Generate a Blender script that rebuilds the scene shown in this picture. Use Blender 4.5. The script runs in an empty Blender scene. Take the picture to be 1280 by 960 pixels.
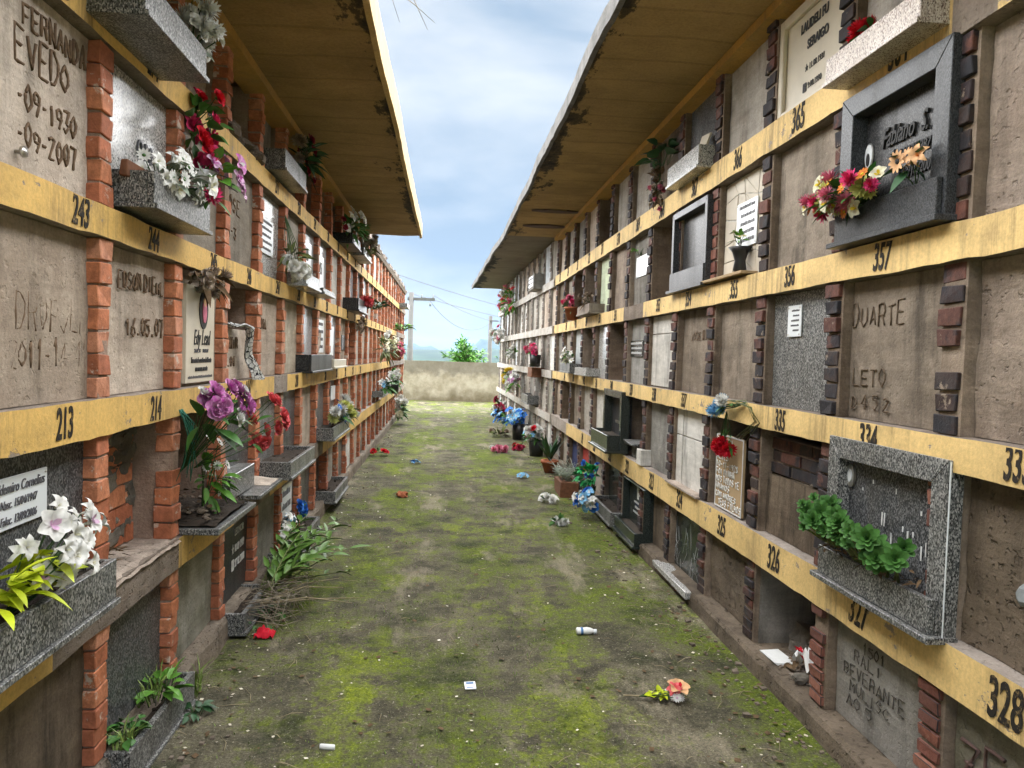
import bpy, bmesh, math, random
from mathutils import Vector, Matrix, noise
rnd = random.Random(11)
scene = bpy.context.scene
COL = scene.collection
V = Vector
def U(a, b): return rnd.uniform(a, b)

# ------------------------------------------------------------------ mesh builder
class MB:
    def __init__(s): s.v = []; s.f = []; s.m = []; s.sm = []
    def add(s, vs, fs, mi=0, smooth=False):
        o = len(s.v); s.v += [V(p) for p in vs]
        for f in fs:
            s.f.append([i + o for i in f]); s.m.append(mi); s.sm.append(smooth)
    def hexa(s, c, mi=0):          # c: 8 corners, bottom ring then top ring
        s.add(c, [(0,3,2,1),(4,5,6,7),(0,1,5,4),(1,2,6,5),(2,3,7,6),(3,0,4,7)], mi)
    def box(s, a, b, mi=0, fn=None, jit=0):
        (x0,y0,z0),(x1,y1,z1) = a, b
        c = [(x0,y0,z0),(x1,y0,z0),(x1,y1,z0),(x0,y1,z0),(x0,y0,z1),(x1,y0,z1),(x1,y1,z1),(x0,y1,z1)]
        if jit: c = [tuple(q + U(-jit, jit) for q in p) for p in c]
        if fn: c = [fn(*p) for p in c]
        s.hexa(c, mi)
    def tube(s, pts, r, n=5, mi=0, flat=None):
        pts = [V(p) for p in pts]; rs = r if isinstance(r, (list, tuple)) else [r]*len(pts)
        rings = []
        for i, p in enumerate(pts):
            d = (pts[min(i+1, len(pts)-1)] - pts[max(i-1, 0)])
            if d.length < 1e-9: d = V((0,0,1))
            d.normalize(); a = V((0,0,1)) if abs(d.z) < .9 else V((1,0,0))
            x = d.cross(a).normalized(); y = d.cross(x)
            rings.append([p + (x*math.cos(2*math.pi*k/n) + y*math.sin(2*math.pi*k/n))*rs[i] for k in range(n)])
        vs = [q for g in rings for q in g]; fs = []
        for i in range(len(pts)-1):
            for k in range(n):
                a = i*n+k; b = i*n+(k+1) % n
                fs.append((a, b, b+n, a+n))
        fs.append(tuple(reversed(range(n)))); fs.append(tuple((len(pts)-1)*n+k for k in range(n)))
        s.add(vs, fs, mi, True)
    def lathe(s, prof, n=14, o=(0,0,0), mi=0, cap=True):
        o = V(o); vs = []; fs = []
        for r, z in prof:
            vs += [o + V((r*math.cos(2*math.pi*k/n), r*math.sin(2*math.pi*k/n), z)) for k in range(n)]
        for i in range(len(prof)-1):
            for k in range(n):
                a = i*n+k; b = i*n+(k+1) % n; fs.append((a, b, b+n, a+n))
        if cap: fs.append(tuple(reversed(range(n))))
        s.add(vs, fs, mi, True)
    def grid(s, nu, nv, fn, mi=0, smooth=True):
        vs = [fn(i/nu, j/nv) for i in range(nu+1) for j in range(nv+1)]
        fs = [(i*(nv+1)+j, (i+1)*(nv+1)+j, (i+1)*(nv+1)+j+1, i*(nv+1)+j+1) for i in range(nu) for j in range(nv)]
        s.add(vs, fs, mi, smooth)
    def lump(s, c, r, mi=0, sq=(1,1,1), rough=.35):
        bm = bmesh.new(); bmesh.ops.create_icosphere(bm, subdivisions=2, radius=1)
        sd = V((U(0,50), U(0,50), U(0,50))); idx = {v: i for i, v in enumerate(bm.verts)}
        vs = []
        for v in bm.verts:
            k = 1 + rough*noise.noise(v.co*1.6 + sd)*1.6
            vs.append(V(c) + V((v.co.x*sq[0], v.co.y*sq[1], v.co.z*sq[2]))*r*k)
        fs = [[idx[v] for v in f.verts] for f in bm.faces]; bm.free()
        s.add(vs, fs, mi, False)
    def mesh(s, name, mats, origin=(0,0,0), bevel=0, fix=True):
        me = bpy.data.meshes.new(name); o = V(origin)
        me.from_pydata([tuple(p - o) for p in s.v], [], s.f)
        for m in mats: me.materials.append(m)
        me.polygons.foreach_set('material_index', s.m); me.polygons.foreach_set('use_smooth', s.sm)
        if fix or bevel:
            bm = bmesh.new(); bm.from_mesh(me)
            if fix: bmesh.ops.recalc_face_normals(bm, faces=bm.faces)
            if bevel: bmesh.ops.bevel(bm, geom=list(bm.edges), offset=bevel, segments=1, affect='EDGES', clamp_overlap=True)
            bm.to_mesh(me); bm.free()
        me.update(); return me
    def base(s):
        xs = [p.x for p in s.v]; ys = [p.y for p in s.v]; zs = [p.z for p in s.v]
        return V(((min(xs)+max(xs))/2, (min(ys)+max(ys))/2, min(zs)))
    def build(s, name, mats, parent=None, bevel=0, fix=True):
        if not isinstance(mats, (list, tuple)): mats = [mats]
        o = s.base() if parent is None else wloc(parent)
        ob = bpy.data.objects.new(name, s.mesh(name, mats, o, bevel, fix)); COL.objects.link(ob)
        if parent is None: ob.location = o
        else: ob.parent = parent
        return ob
def wloc(o):
    p = V((0,0,0))
    while o is not None: p += o.location; o = o.parent
    return p
def tag(o, label=None, cat=None, group=None, kind=None):
    if label: o['label'] = label
    if cat: o['category'] = cat
    if group: o['group'] = group
    if kind: o['kind'] = kind
    return o
def thing(name, loc, label, cat, group=None):
    o = bpy.data.objects.new(name, None); COL.objects.link(o); o.location = V(loc); o.empty_display_size = .1
    return tag(o, label, cat, group)
def inst(name, me, mat4, parent):          # an object that shares mesh data, placed by a world matrix under an unrotated parent
    o = bpy.data.objects.new(name, me); COL.objects.link(o); o.parent = parent
    o.matrix_local = Matrix.Translation(-wloc(parent)) @ mat4
    return o
def face_mat(p, d, size, spin=None):
    d = V(d).normalized(); a = V((0,0,1)) if abs(d.z) < .9 else V((1,0,0))
    x = a.cross(d).normalized(); y = d.cross(x)
    m = Matrix((x, y, d)).transposed().to_4x4()
    return Matrix.Translation(p) @ m @ Matrix.Rotation(U(0, 6.28) if spin is None else spin, 4, 'Z') @ Matrix.Scale(size, 4)

# ------------------------------------------------------------------ materials
class NT:
    def __init__(s, name, rough=.8, spec=.3):
        s.m = bpy.data.materials.new(name); s.m.use_nodes = True; s.t = s.m.node_tree
        s.b = s.t.nodes['Principled BSDF']; s.b.inputs['Roughness'].default_value = rough
        s.b.inputs['Specular IOR Level'].default_value = spec; s.geo = s.n('ShaderNodeNewGeometry')
        s.pos = s.geo.outputs['Position']; s.isl = s.geo.outputs['Random Per Island']
    def n(s, t): return s.t.nodes.new(t)
    def link(s, a, b): s.t.links.new(a, b)
    def set(s, sock, v):
        if hasattr(v, 'links') or hasattr(v, 'is_linked'): s.link(v, sock)
        elif isinstance(v, (tuple, list)) and len(v) == 3 and sock.type == 'RGBA': sock.default_value = (*v, 1)
        else: sock.default_value = v
    def vec(s, sc, off=(0,0,0), src=None):
        m = s.n('ShaderNodeMapping'); m.inputs['Scale'].default_value = sc; m.inputs['Location'].default_value = off
        s.link(src or s.pos, m.inputs['Vector']); return m.outputs['Vector']
    def noise(s, scale, vec=None, detail=5, rough=.6, dist=0):
        x = s.n('ShaderNodeTexNoise'); s.link(vec or s.pos, x.inputs['Vector'])
        x.inputs['Scale'].default_value = scale; x.inputs['Detail'].default_value = detail
        x.inputs['Roughness'].default_value = rough; x.inputs['Distortion'].default_value = dist
        return x.outputs['Fac']
    def voro(s, scale, vec=None, feat='F1', out='Color'):
        x = s.n('ShaderNodeTexVoronoi'); x.feature = feat; s.link(vec or s.pos, x.inputs['Vector'])
        x.inputs['Scale'].default_value = scale; return x.outputs[out]
    def ramp(s, fac, stops, const=False):
        r = s.n('ShaderNodeValToRGB'); s.link(fac, r.inputs['Fac']); e = r.color_ramp.elements
        if const: r.color_ramp.interpolation = 'CONSTANT'
        while len(e) < len(stops): e.new(.5)
        for q, (p, c) in zip(e, stops):
            q.position = p; q.color = (c, c, c, 1) if isinstance(c, (int, float)) else (*c, 1)
        return r.outputs['Color']
    def mix(s, fac, a, b, mode='MIX'):
        x = s.n('ShaderNodeMixRGB'); x.blend_type = mode
        s.set(x.inputs[0], fac); s.set(x.inputs[1], a); s.set(x.inputs[2], b); return x.outputs[0]
    def math(s, op, a, b=0):
        x = s.n('ShaderNodeMath'); x.operation = op; s.set(x.inputs[0], a); s.set(x.inputs[1], b); return x.outputs[0]
    def bump(s, h, strength=.4, dist=.01):
        x = s.n('ShaderNodeBump'); x.inputs['Strength'].default_value = strength; x.inputs['Distance'].default_value = dist
        s.link(h, x.inputs['Height']); s.link(x.outputs['Normal'], s.b.inputs['Normal'])
    def col(s, c): s.set(s.b.inputs['Base Color'], c); return s.m
    def sep(s, src=None):
        x = s.n('ShaderNodeSeparateXYZ'); s.link(src or s.pos, x.inputs[0]); return x.outputs
def sc3(c, k): return tuple(min(1, q*k) for q in c)
def plaster(name, c, c2=None, dark=(.05,.045,.035), streak=.55, bump=.5, grain=.25, off=(0,0,0), spot=None, pit=0):
    t = NT(name, .92, .15); c2 = c2 or sc3(c, .62); ds = lambda q: tuple(v*.76 + .26*sum(q)/3 for v in q); c = ds(c); c2 = ds(c2)
    k = t.mix(t.ramp(t.noise(3.2, t.vec((1,1,1), off)), [(.36,0),(.66,1)]), c, c2)
    st = t.noise(1.0, t.vec((7,7,.9), off), 5, .65)
    k = t.mix(t.ramp(st, [(.50,0),(.70,streak*1.15)]), k, dark)
    bl = t.noise(1.7, t.vec((1,1,1), (4,2,7)), 7, .72)
    k = t.mix(t.ramp(bl, [(.5,0),(.7,.62)]), k, sc3(c2, .5))
    k = t.mix(t.ramp(t.noise(5.5, t.vec((1,1,.8), (1,6,2)), 7, .75), [(.52,0),(.68,.6)]), k, sc3(c, 1.28))
    if spot:
        k = t.mix(t.ramp(t.noise(4.5, t.vec((1,1,1), (9,9,3)), 6, .7), [(.62,0),(.66,.9)]), k, spot)
    oi = t.n('ShaderNodeObjectInfo'); k = t.mix(1, k, t.ramp(oi.outputs['Random'], [(0,(.70,.66,.60)),(.35,(.92,.90,.87)),(.7,(1.08,1.07,1.05)),(1,(1.22,1.24,1.25))]), 'MULTIPLY')
    g = t.noise(95, None, 4, .75)
    k = t.mix(1, k, t.ramp(g, [(.3,1-grain),(.7,1+grain*.3)]), 'MULTIPLY')
    tr = t.noise(1, t.vec((5, 5, 26), off), 4, .6); tr2 = t.noise(1, t.vec((9, 9, 3), (2,2,2)), 3, .5)
    k = t.mix(1, k, t.ramp(tr, [(.35,.86),(.65,1.06)]), 'MULTIPLY')
    h = t.math('ADD', t.math('MULTIPLY', g, .35), t.math('ADD', t.noise(14, None, 6, .65), t.math('ADD', t.math('MULTIPLY', tr, .5), t.math('MULTIPLY', tr2, .5))))
    if pit: h = t.math('SUBTRACT', h, t.math('MULTIPLY', t.ramp(t.noise(38, None, 3, .5), [(.6,0),(.7,1)]), pit))
    t.bump(h, bump, .012); return t.col(k)
def granite(name, cs, scale=150, rough=.30, sz=(1,1,.55), dirt=.5):
    t = NT(name, rough, .22)
    scale *= 1.9; a = t.voro(scale, t.vec(sz)); g = t.n('ShaderNodeRGBToBW'); t.link(a, g.inputs[0])
    b = t.noise(scale*.5, t.vec(sz), 4, .8)
    f = t.math('ADD', t.math('MULTIPLY', g.outputs[0], .7), t.math('MULTIPLY', b, .3))
    n = len(cs); k = t.ramp(f, [(.28 + .42*i/max(1, n-1), c) for i, c in enumerate(cs)])
    d = t.ramp(t.noise(1, t.vec((6,6,1.2)), 5, .65), [(.5,0),(.78,dirt)])
    k = t.mix(d, k, (.10,.09,.07)); t.set(t.b.inputs['Roughness'], t.math('ADD', t.math('MULTIPLY', d, .8), rough))
    return t.col(k)
def plain(name, c, rough=.6, spec=.3, var=.25, sc=30, bump=0, metal=0):
    t = NT(name, rough, spec); g = t.noise(sc, None, 4, .6)
    k = t.mix(1, c, t.ramp(g, [(.3,1-var),(.7,1)]), 'MULTIPLY')
    if bump: t.bump(g, bump, .01)
    t.b.inputs['Metallic'].default_value = metal
    return t.col(k)
def brickmat(name, cs, mort=(.36,.30,.25), paint=None, splat=.64):
    t = NT(name, .75, .3); n = len(cs)
    k = t.ramp(t.isl, [(i/n, c) for i, c in enumerate(cs)], True)
    k = t.mix(t.ramp(t.noise(16, None, 5, .7), [(.42,0),(.68,.75)]), k, sc3(cs[0], .45))
    if paint: k = t.mix(t.ramp(t.noise(9, t.vec((1,1,1), (3,8,2)), 4, .6), [(.5,0),(.58,.85)]), k, paint)
    k = t.mix(t.ramp(t.noise(11, t.vec((1,1,1), (7,1,5)), 6, .75), [(splat,0),(splat+.05,.85)]), k, mort)
    g = t.noise(60, None, 5, .7); k = t.mix(1, k, t.ramp(g, [(.3,.72),(.7,1.1)]), 'MULTIPLY')
    t.bump(t.math('ADD', g, t.noise(18, None, 4, .6)), .5, .006); return t.col(k)
def beampaint(name, c, under=(.36,.29,.23), chip=.63, drip=.75):
    t = NT(name, .7, .25)
    k = t.mix(t.ramp(t.noise(4, None, 5, .6), [(.35,0),(.7,1)]), c, sc3(c, .78))
    zone = t.ramp(t.noise(2.2, t.vec((1,1,.3), (3,7,0)), 4, .6), [(.46,0),(.62,1)])
    k = t.mix(t.math('MULTIPLY', t.ramp(t.noise(1, t.vec((30,30,2.0)), 6, .75), [(.44,0),(.64,drip)]), zone), k, (.17,.12,.06))
    k = t.mix(t.ramp(t.noise(2.6, t.vec((1,1,1), (6,1,4)), 7, .72), [(.5,0),(.7,.6)]), k, (.27,.19,.09))
    cr = t.voro(1, t.vec((1.3,1.3,.5)), 'DISTANCE_TO_EDGE', 'Distance')
    dn = t.math('ADD', cr, t.math('MULTIPLY', t.noise(5, None, 6, .75), .06))
    k = t.mix(t.ramp(dn, [(.0215,.85),(.0235,0)]), k, (.09,.06,.04))
    ch = t.ramp(t.noise(7, t.vec((1,1,1.4), (2,5,8)), 7, .72), [(chip,0),(chip+.015,1)])
    k = t.mix(ch, k, t.mix(t.noise(30), sc3(under,.6), under))
    g = t.noise(70, None, 5, .7); k = t.mix(1, k, t.ramp(g, [(.28,.8),(.6,1.05)]), 'MULTIPLY')
    h = t.math('SUBTRACT', t.math('ADD', t.math('MULTIPLY', g, .4), t.noise(9, None, 5, .6)), t.math('MULTIPLY', ch, .5))
    t.bump(h, .45, .008); return t.col(k)
M = {}
M['tan'] = plaster('tan_plaster', (.54,.445,.35), (.42,.325,.245), (.10,.085,.065), .5, pit=.5)
M['grey'] = plaster('grey_plaster', (.42,.385,.33), (.30,.26,.21), (.07,.06,.05), .5, pit=.4)
M['brown'] = plaster('brown_plaster', (.30,.235,.17), (.175,.135,.095), (.055,.046,.037), .75, pit=.3)
M['pinkish'] = plaster('pinkish_plaster', (.46,.37,.295), (.36,.275,.215), (.10,.08,.065), .5, bump=.8, pit=.8)
M['rough'] = plaster('rough_render', (.27,.21,.15), (.19,.15,.11), (.06,.05,.04), .5, bump=1.0, pit=1.2)
M['sooty'] = plaster('sooty_plaster', (.21,.155,.10), (.14,.10,.065), (.02,.018,.015), .8)
M['cement'] = plaster('grey_cement', (.30,.28,.25), (.20,.19,.165), (.06,.055,.045), .5, pit=.3)
M['mossy_cement'] = plaster('mossy_cement', (.33,.31,.26), (.20,.19,.13), (.07,.07,.03), .6, pit=.5)
M['concrete'] = plaster('bare_concrete', (.36,.30,.25), (.27,.21,.17), (.10,.08,.06), .3, bump=.8, pit=.8)
M['lime'] = plaster('pale_green_paint', (.52,.60,.38), (.44,.5,.32), (.2,.22,.12), .4, spot=(.4,.33,.24))
M['peel'] = plaster('peeling_cream', (.45,.40,.30), (.33,.25,.17), (.12,.10,.07), .4, spot=(.62,.55,.38))
M['white'] = plaster('dirty_white', (.66,.64,.60), (.55,.53,.48), (.10,.10,.09), .75, bump=.25, grain=.12)
M['bluewhite'] = plaster('pale_blue_white', (.58,.64,.70), (.48,.55,.6), (.2,.2,.2), .4, bump=.25, grain=.12)
M['navy'] = plaster('navy_paint', (.03,.045,.16), (.02,.03,.10), (.02,.02,.03), .5)
M['redpaint'] = plain('red_paint', (.45,.05,.04), .6)
M['gr_dark'] = granite('dark_granite', [(.012,.013,.014),(.03,.033,.035),(.075,.08,.085),(.20,.20,.20)], 150)
M['gr_mid'] = granite('grey_granite', [(.018,.018,.018),(.07,.075,.075),(.15,.155,.15),(.36,.355,.34)], 150)
M['gr_light'] = granite('light_granite', [(.05,.05,.05),(.28,.28,.27),(.42,.41,.39),(.58,.57,.54)], 150, .16, dirt=.2)
M['gr_pink'] = granite('pinkish_granite', [(.10,.06,.05),(.42,.35,.30),(.55,.48,.42),(.66,.60,.54)], 160, .25, dirt=.25)
M['gr_black'] = granite('black_granite', [(.008,.008,.009),(.014,.015,.016),(.03,.032,.034),(.10,.10,.10)], 190, .34, dirt=.2)
M['gr_pale'] = granite('pale_polished_stone', [(.20,.21,.22),(.32,.34,.35),(.40,.42,.43)], 110, .2, dirt=.25)
M['gr_frame'] = granite('dark_frame_granite', [(.02,.021,.023),(.04,.043,.048),(.08,.085,.09)], 190, .34, dirt=.2)
M['gr_green'] = granite('green_black_granite', [(.012,.016,.014),(.028,.036,.032),(.05,.06,.055)], 170, .14, dirt=.3)
M['cream'] = plain('cream_stone', (.66,.60,.48), .35, .4, .15, 6)
M['crazy'] = plain('white_stone', (.60,.54,.44), .6, .3, .25, 5)
M['plaque'] = plain('white_enamel', (.74,.78,.80), .3, .5, .08, 5)
M['paper'] = plain('white_plastic', (.75,.76,.75), .5, .3, .12, 40)
M['ink'] = plain('dark_lettering', (.03,.03,.03), .6)
M['greyink'] = plain('grey_lettering', (.12,.12,.13), .6)
M['blueink'] = plain('blue_print', (.08,.20,.42), .6)
M['silver'] = plain('metal_lettering', (.62,.60,.56), .3, .5, .1, 30, 0, .9)
M['chalk'] = plain('white_lettering', (.72,.72,.70), .6)
M['scratch'] = plain('groove_dark', (.20,.135,.09), .95, .1, .4, 60)  # scratched letters are drawn as strokes darker than the plaster
M['scratch_grey'] = plain('groove_grey', (.11,.10,.085), .95, .1, .4, 60)
M['scratch_brown'] = plain('groove_brown', (.155,.115,.08), .95, .1, .4, 60)
M['graffiti'] = plain('brown_marker', (.13,.08,.07), .8)
M['brick_l'] = brickmat('orange_brick', [(.56,.20,.095),(.60,.235,.12),(.50,.17,.085),(.60,.27,.16),(.44,.15,.08)], (.60,.53,.45), None, .585)
M['brick_r'] = brickmat('glazed_brick', [(.10,.045,.035),(.05,.037,.034),(.15,.06,.042),(.032,.030,.034),(.12,.05,.036),(.045,.033,.03)], (.30,.24,.18), (.022,.022,.027), .62)
M['brick_r0'] = brickmat('worn_red_brick', [(.26,.10,.07),(.20,.075,.055),(.15,.065,.05),(.30,.13,.09)], (.33,.28,.24), None, .60)
M['brick_f'] = brickmat('weathered_brick', [(.24,.20,.17),(.19,.16,.14),(.27,.20,.16)], (.3,.27,.23), None, .6)
M['mortar_l'] = plaster('mortar_orange', (.42,.30,.22), (.36,.22,.15), (.12,.08,.06), .3, bump=.8)
M['mortar_r'] = plaster('mortar_brown', (.30,.22,.15), (.19,.135,.09), (.08,.06,.045), .5, bump=.7)
M['mortar_f'] = plaster('mortar_grey', (.44,.41,.37), (.33,.30,.26), (.12,.11,.095), .5, bump=.7)
M['yellow'] = beampaint('yellow_paint', (.74,.48,.15), chip=.62)
M['yellow_r'] = beampaint('pale_yellow_paint', (.80,.57,.24), chip=.625)
M['ochre'] = beampaint('ochre_cornice', (.48,.28,.07), chip=.7, drip=.5)
M['greybeam'] = beampaint('whitish_beam', (.52,.50,.46), (.3,.27,.23), .6)
t = NT('black_number_paint', .75, .2); M['number'] = t.col(t.mix(t.ramp(t.noise(34, None, 6, .75), [(.55,0),(.66,.75)]), (.024,.021,.018), (.40,.27,.11)))
M['soil'] = plaster('planter_soil', (.075,.055,.04), (.05,.038,.028), (.03,.025,.02), .4, bump=1.0, pit=1)
M['stone'] = plaster('broken_stone', (.30,.24,.19), (.2,.16,.12), (.08,.06,.05), .3, bump=.9)
M['slate'] = plain('grey_stone_chip', (.30,.33,.34), .5, .3, .4, 20, .4)
M['deadleaf'] = plain('dead_leaf', (.16,.105,.06), .9, .1, .5, 40)
M['straw'] = plain('dry_straw', (.42,.35,.22), .9, .1, .4, 30)
M['terracotta'] = plain('terracotta', (.40,.13,.06), .8, .2, .3, 20, .2)
M['blackplastic'] = plain('black_plastic', (.02,.02,.022), .35, .5)
M['greyplastic'] = plain('grey_plastic', (.55,.55,.55), .35, .5, .1)
M['wood'] = plain('wood_board', (.42,.30,.17), .8, .2, .25, 8)
M['rust'] = plain('rust_tile', (.20,.09,.05), .8, .2, .4, 25)
M['dead'] = plain('dried_petals', (.42,.34,.27), .95, .1, .4, 30)
for n_, c_ in dict(red=(.66,.02,.04), hotpink=(.74,.06,.20), coral=(.74,.14,.15), pink=(.70,.22,.32), white=(.78,.78,.75), purple=(.46,.06,.36), lilac=(.55,.30,.50),
                   yellow=(.72,.56,.05), lemon=(.68,.70,.24), blue=(.05,.20,.62), sky=(.22,.48,.72), peach=(.75,.45,.24), magenta=(.40,.01,.16), cream=(.72,.70,.52), orange=(.62,.20,.04), wine=(.28,.02,.05)).items():
    t = NT('petal_' + n_, .75, .12); k = t.mix(t.ramp(t.noise(38, None, 3, .6), [(.3,.0),(.75,.6)]), c_, sc3(c_, .5) if n_ not in ('purple','lilac') else (.72,.62,.68))
    M['p_' + n_] = t.col(k)
for n_, c_ in dict(leaf=(.045,.13,.025), darkleaf=(.02,.065,.022), lime_leaf=(.42,.50,.02), fresh=(.085,.22,.025), teal=(.02,.14,.09), olive=(.10,.12,.035), caneleaf=(.075,.15,.025), grassblade=(.13,.19,.04), succulent=(.055,.15,.03), emerald=(.02,.26,.07), greyleaf=(.20,.24,.18)).items():
    t = NT(n_, .5, .35); k = t.mix(t.isl, c_, sc3(c_, 1.6)); k = t.mix(t.ramp(t.noise(25, None, 3), [(.3,0),(.8,.5)]), k, sc3(c_, .5))
    M[n_] = t.col(k)
M['stem'] = plain('stem_green', (.05,.10,.03), .7)
M['twig'] = plain('grey_twig', (.28,.24,.18), .9)

# ------------------------------------------------------------------ lettering
def text_mesh(body, size, xs=1, shear=0, bold=0, ext=.0012):
    cu = bpy.data.curves.new('lettering', 'FONT'); cu.body = body; cu.size = size; cu.shear = shear; cu.offset = bold
    cu.extrude = ext; cu.align_x = 'CENTER'; cu.align_y = 'CENTER'; cu.resolution_u = 3; cu.space_line = 1.05
    ob = bpy.data.objects.new('lettering', cu)
    me = bpy.data.meshes.new_from_object(ob); bpy.data.objects.remove(ob); bpy.data.curves.remove(cu)
    me.transform(Matrix.Diagonal((xs, 1, 1, 1))); me.materials.clear(); return me
def text(W, body, size, u, w, z, mat, parent, name='lettering', xs=1, shear=0, bold=0, rot=0, ext=.0012):
    me = text_mesh(body, size, xs, shear, bold, ext); me.materials.append(mat)
    d = W.right(); m = Matrix((d, V((0,0,1)), W.normal())).transposed().to_4x4()
    return inst(name, me, Matrix.Translation(W.P(u, w, z)) @ m @ Matrix.Rotation(rot, 4, 'Z'), parent)
STROKES = {'A':'00 26 40|12 32','B':'00 06 36 44 33 03|33 42 30 00','C':'45 26 04 02 20 41','D':'00 06 26 44 42 20 00','E':'46 06 00 40|03 33','F':'00 06 46|03 33',
 'G':'45 26 04 02 20 42 22','H':'00 06|40 46|03 43','I':'20 26','J':'36 31 10 01','L':'06 00 40','M':'00 06 23 46 40','N':'00 06 40 46','O':'04 26 44 42 20 02 04','P':'00 06 36 44 33 03',
 'Q':'04 26 44 42 20 02 04|21 40','R':'00 06 36 44 33 03|23 40','S':'45 26 04 33 42 20 01','T':'06 46|26 20','U':'06 02 20 42 46','V':'06 20 46','X':'00 46|06 40','Z':'06 46 00 40|13 33','Y':'06 23 46|23 20',
 '0':'04 26 44 42 20 02 04','1':'14 26 20','2':'05 26 45 00 40','3':'06 46 23 42 20 01','4':'30 36 02 42','5':'46 06 04 34 42 20 01','6':'46 13 01 20 41 33 03','7':'06 46 20','8':'23 05 26 45 23 01 20 41 23','9':'43 13 05 26 45 43 20','-':'13 33','.':'20 21','*':'15 31|11 35|03 43','+':'13 33|24 20','/':'00 46'}
def scratch(W, body, h, u, w, z, mat, parent, name='inscription', r=.0045, wid=.55, gap=.3, slope=0, jit=.35, span=None):
    """handwritten strokes; u, z is the left end of the baseline as one reads it"""
    mb = MB(); x = 0; d = W.dirn
    if span: wid, gap = span/(len(body)*h)*.68, span/(len(body)*h)*.32
    for ch in body:
        if ch == ' ': x += wid*.8*h; continue
        hh = h*U(.85, 1.12); ox = U(-.02,.02)*h; oz = U(-.05,.05)*h
        for pl in STROKES.get(ch, '').split('|'):
            pts = []
            for q in pl.split():
                a = (int(q[0])/4*wid*h + U(-.12,.12)*jit*h) + x + ox; b = int(q[1])/6*hh + oz + U(-.12,.12)*jit*h + slope*x
                pts.append((a, b))
            fine = []
            for i in range(len(pts)-1):
                for k in range(3):
                    t = k/3; fine.append((pts[i][0]*(1-t)+pts[i+1][0]*t + U(-.01,.01)*h, pts[i][1]*(1-t)+pts[i+1][1]*t + U(-.01,.01)*h))
            if not pts: continue
            fine.append(pts[-1])
            if len(fine) > 1: mb.tube([W.P(u + d*a, w, z + b) for a, b in fine], [r*U(.7,1.2) for _ in fine], 4)
        x += (wid + gap)*h
    return mb.build(name, mat, parent, fix=False)

# ------------------------------------------------------------------ flowers
def petal_grid(mb, ang, fr, fz, fw, nt=4, ns=4, mi=0, rf=0):
    ca, sa = math.cos(ang), math.sin(ang)
    def fn(i, j):
        t = i; s = j*2-1; r = fr(t); z = fz(t) + rf*U(-1,1)*t; w = fw(t)*s; zz = z + abs(s)**2*fw(t)*.35
        return V((r*ca - w*sa, r*sa + w*ca, zz))
    mb.grid(nt, ns, fn, mi)
def flower(kind):
    mb = MB()
    if kind == 'rose':
        for R, H, n, hw in ((.22,.72,3,.2),(.42,.70,4,.32),(.68,.58,5,.42),(1.0,.34,6,.5)):
            o = U(0, 6)
            for i in range(n):
                k = U(.9,1.1)
                petal_grid(mb, o + 6.283*i/n, lambda t: R*k*t**.55, lambda t: H*t - .18*R*t**4, lambda t: hw*math.sin(math.pi*min(1,.15+t*.72)), rf=.03)
        mb.lathe([(.01,-.25),(.12,-.2),(.2,0),(.05,.1)], 6, mi=1)
    elif kind == 'lily':
        for i in range(6):
            k = U(.85,1.1)
            petal_grid(mb, 6.283*i/6 + U(-.1,.1), lambda t: k*t, lambda t: .55*math.sin(2.4*t) - .12*t, lambda t: .27*math.sin(math.pi*t**.85)+.015, 6, 2)
        for i in range(5): mb.tube([(0,0,0),(.1*math.cos(i*1.26),.1*math.sin(i*1.26),.5)], .025, 4, 1)
        mb.lathe([(.02,-.4),(.08,-.2),(.1,0),(.02,.05)], 6, mi=0)
    elif kind == 'mum':
        for ring in range(6):
            el = math.radians(-15 + ring*20); n = max(4, int(13*math.cos(el))+2)
            for i in range(n):
                a = 6.283*(i + .5*(ring % 2))/n + U(-.1,.1); e = el + U(-.12,.12); L = U(.85,1.05)
                petal_grid(mb, a, lambda t: L*(.15+.85*t)*math.cos(e), lambda t: L*(.15+.85*t)*math.sin(e)+.12*t*t, lambda t: .17*math.sin(math.pi*(.2+.75*t)), 2, 2, rf=.03)
    elif kind == 'orchid':
        for i in range(5):
            petal_grid(mb, 6.283*i/5 + .3, lambda t: t, lambda t: .3*math.sin(2*t), lambda t: .46*math.sin(math.pi*(.08+.85*t)), 5, 4, rf=.03)
        for i in range(3): petal_grid(mb, 6.283*i/3, lambda t: .4*t, lambda t: .5*t, lambda t: .2*math.sin(math.pi*t), 3, 2, 1)
    elif kind == 'daisy':
        for i in range(11): petal_grid(mb, 6.283*i/11, lambda t: .2+.8*t, lambda t: .15*t, lambda t: .2*math.sin(math.pi*(.15+.75*t)), 3, 2)
        mb.lathe([(.26,0),(.22,.12),(.02,.18)], 8, mi=1)
    return mb
FM = {}; FS = dict(rose=.68, lily=.72, mum=.82, orchid=.75, daisy=.9)
def fmesh(kind, col, cen):
    key = (kind, col, cen, rnd.randrange(2))
    if key not in FM: FM[key] = flower(kind).mesh('flower', [M['p_'+col] if 'p_'+col in M else M[col], M[cen]], fix=False)
    return FM[key]
def leaf(mb, p, d, L, wd, droop=.3, mi=0, up=V((0,0,1)), nt=4):
    d = V(d).normalized(); p = V(p); s = d.cross(up)
    if s.length < .05: s = d.cross(V((1,0,0)))
    s.normalize(); n = s.cross(d); tw = U(-.7,.7); s2 = s*math.cos(tw) + n*math.sin(tw); n2 = s2.cross(d)
    def fn(i, j):
        t = i; q = j*2-1; w = wd*math.sin(math.pi*(.06 + .94*t)**.8)*.5
        return p + d*(L*t) + n2*(abs(q)*w*.35) + s2*(q*w) - up*(droop*L*t*t)
    mb.grid(nt, 2, fn, mi)
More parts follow.
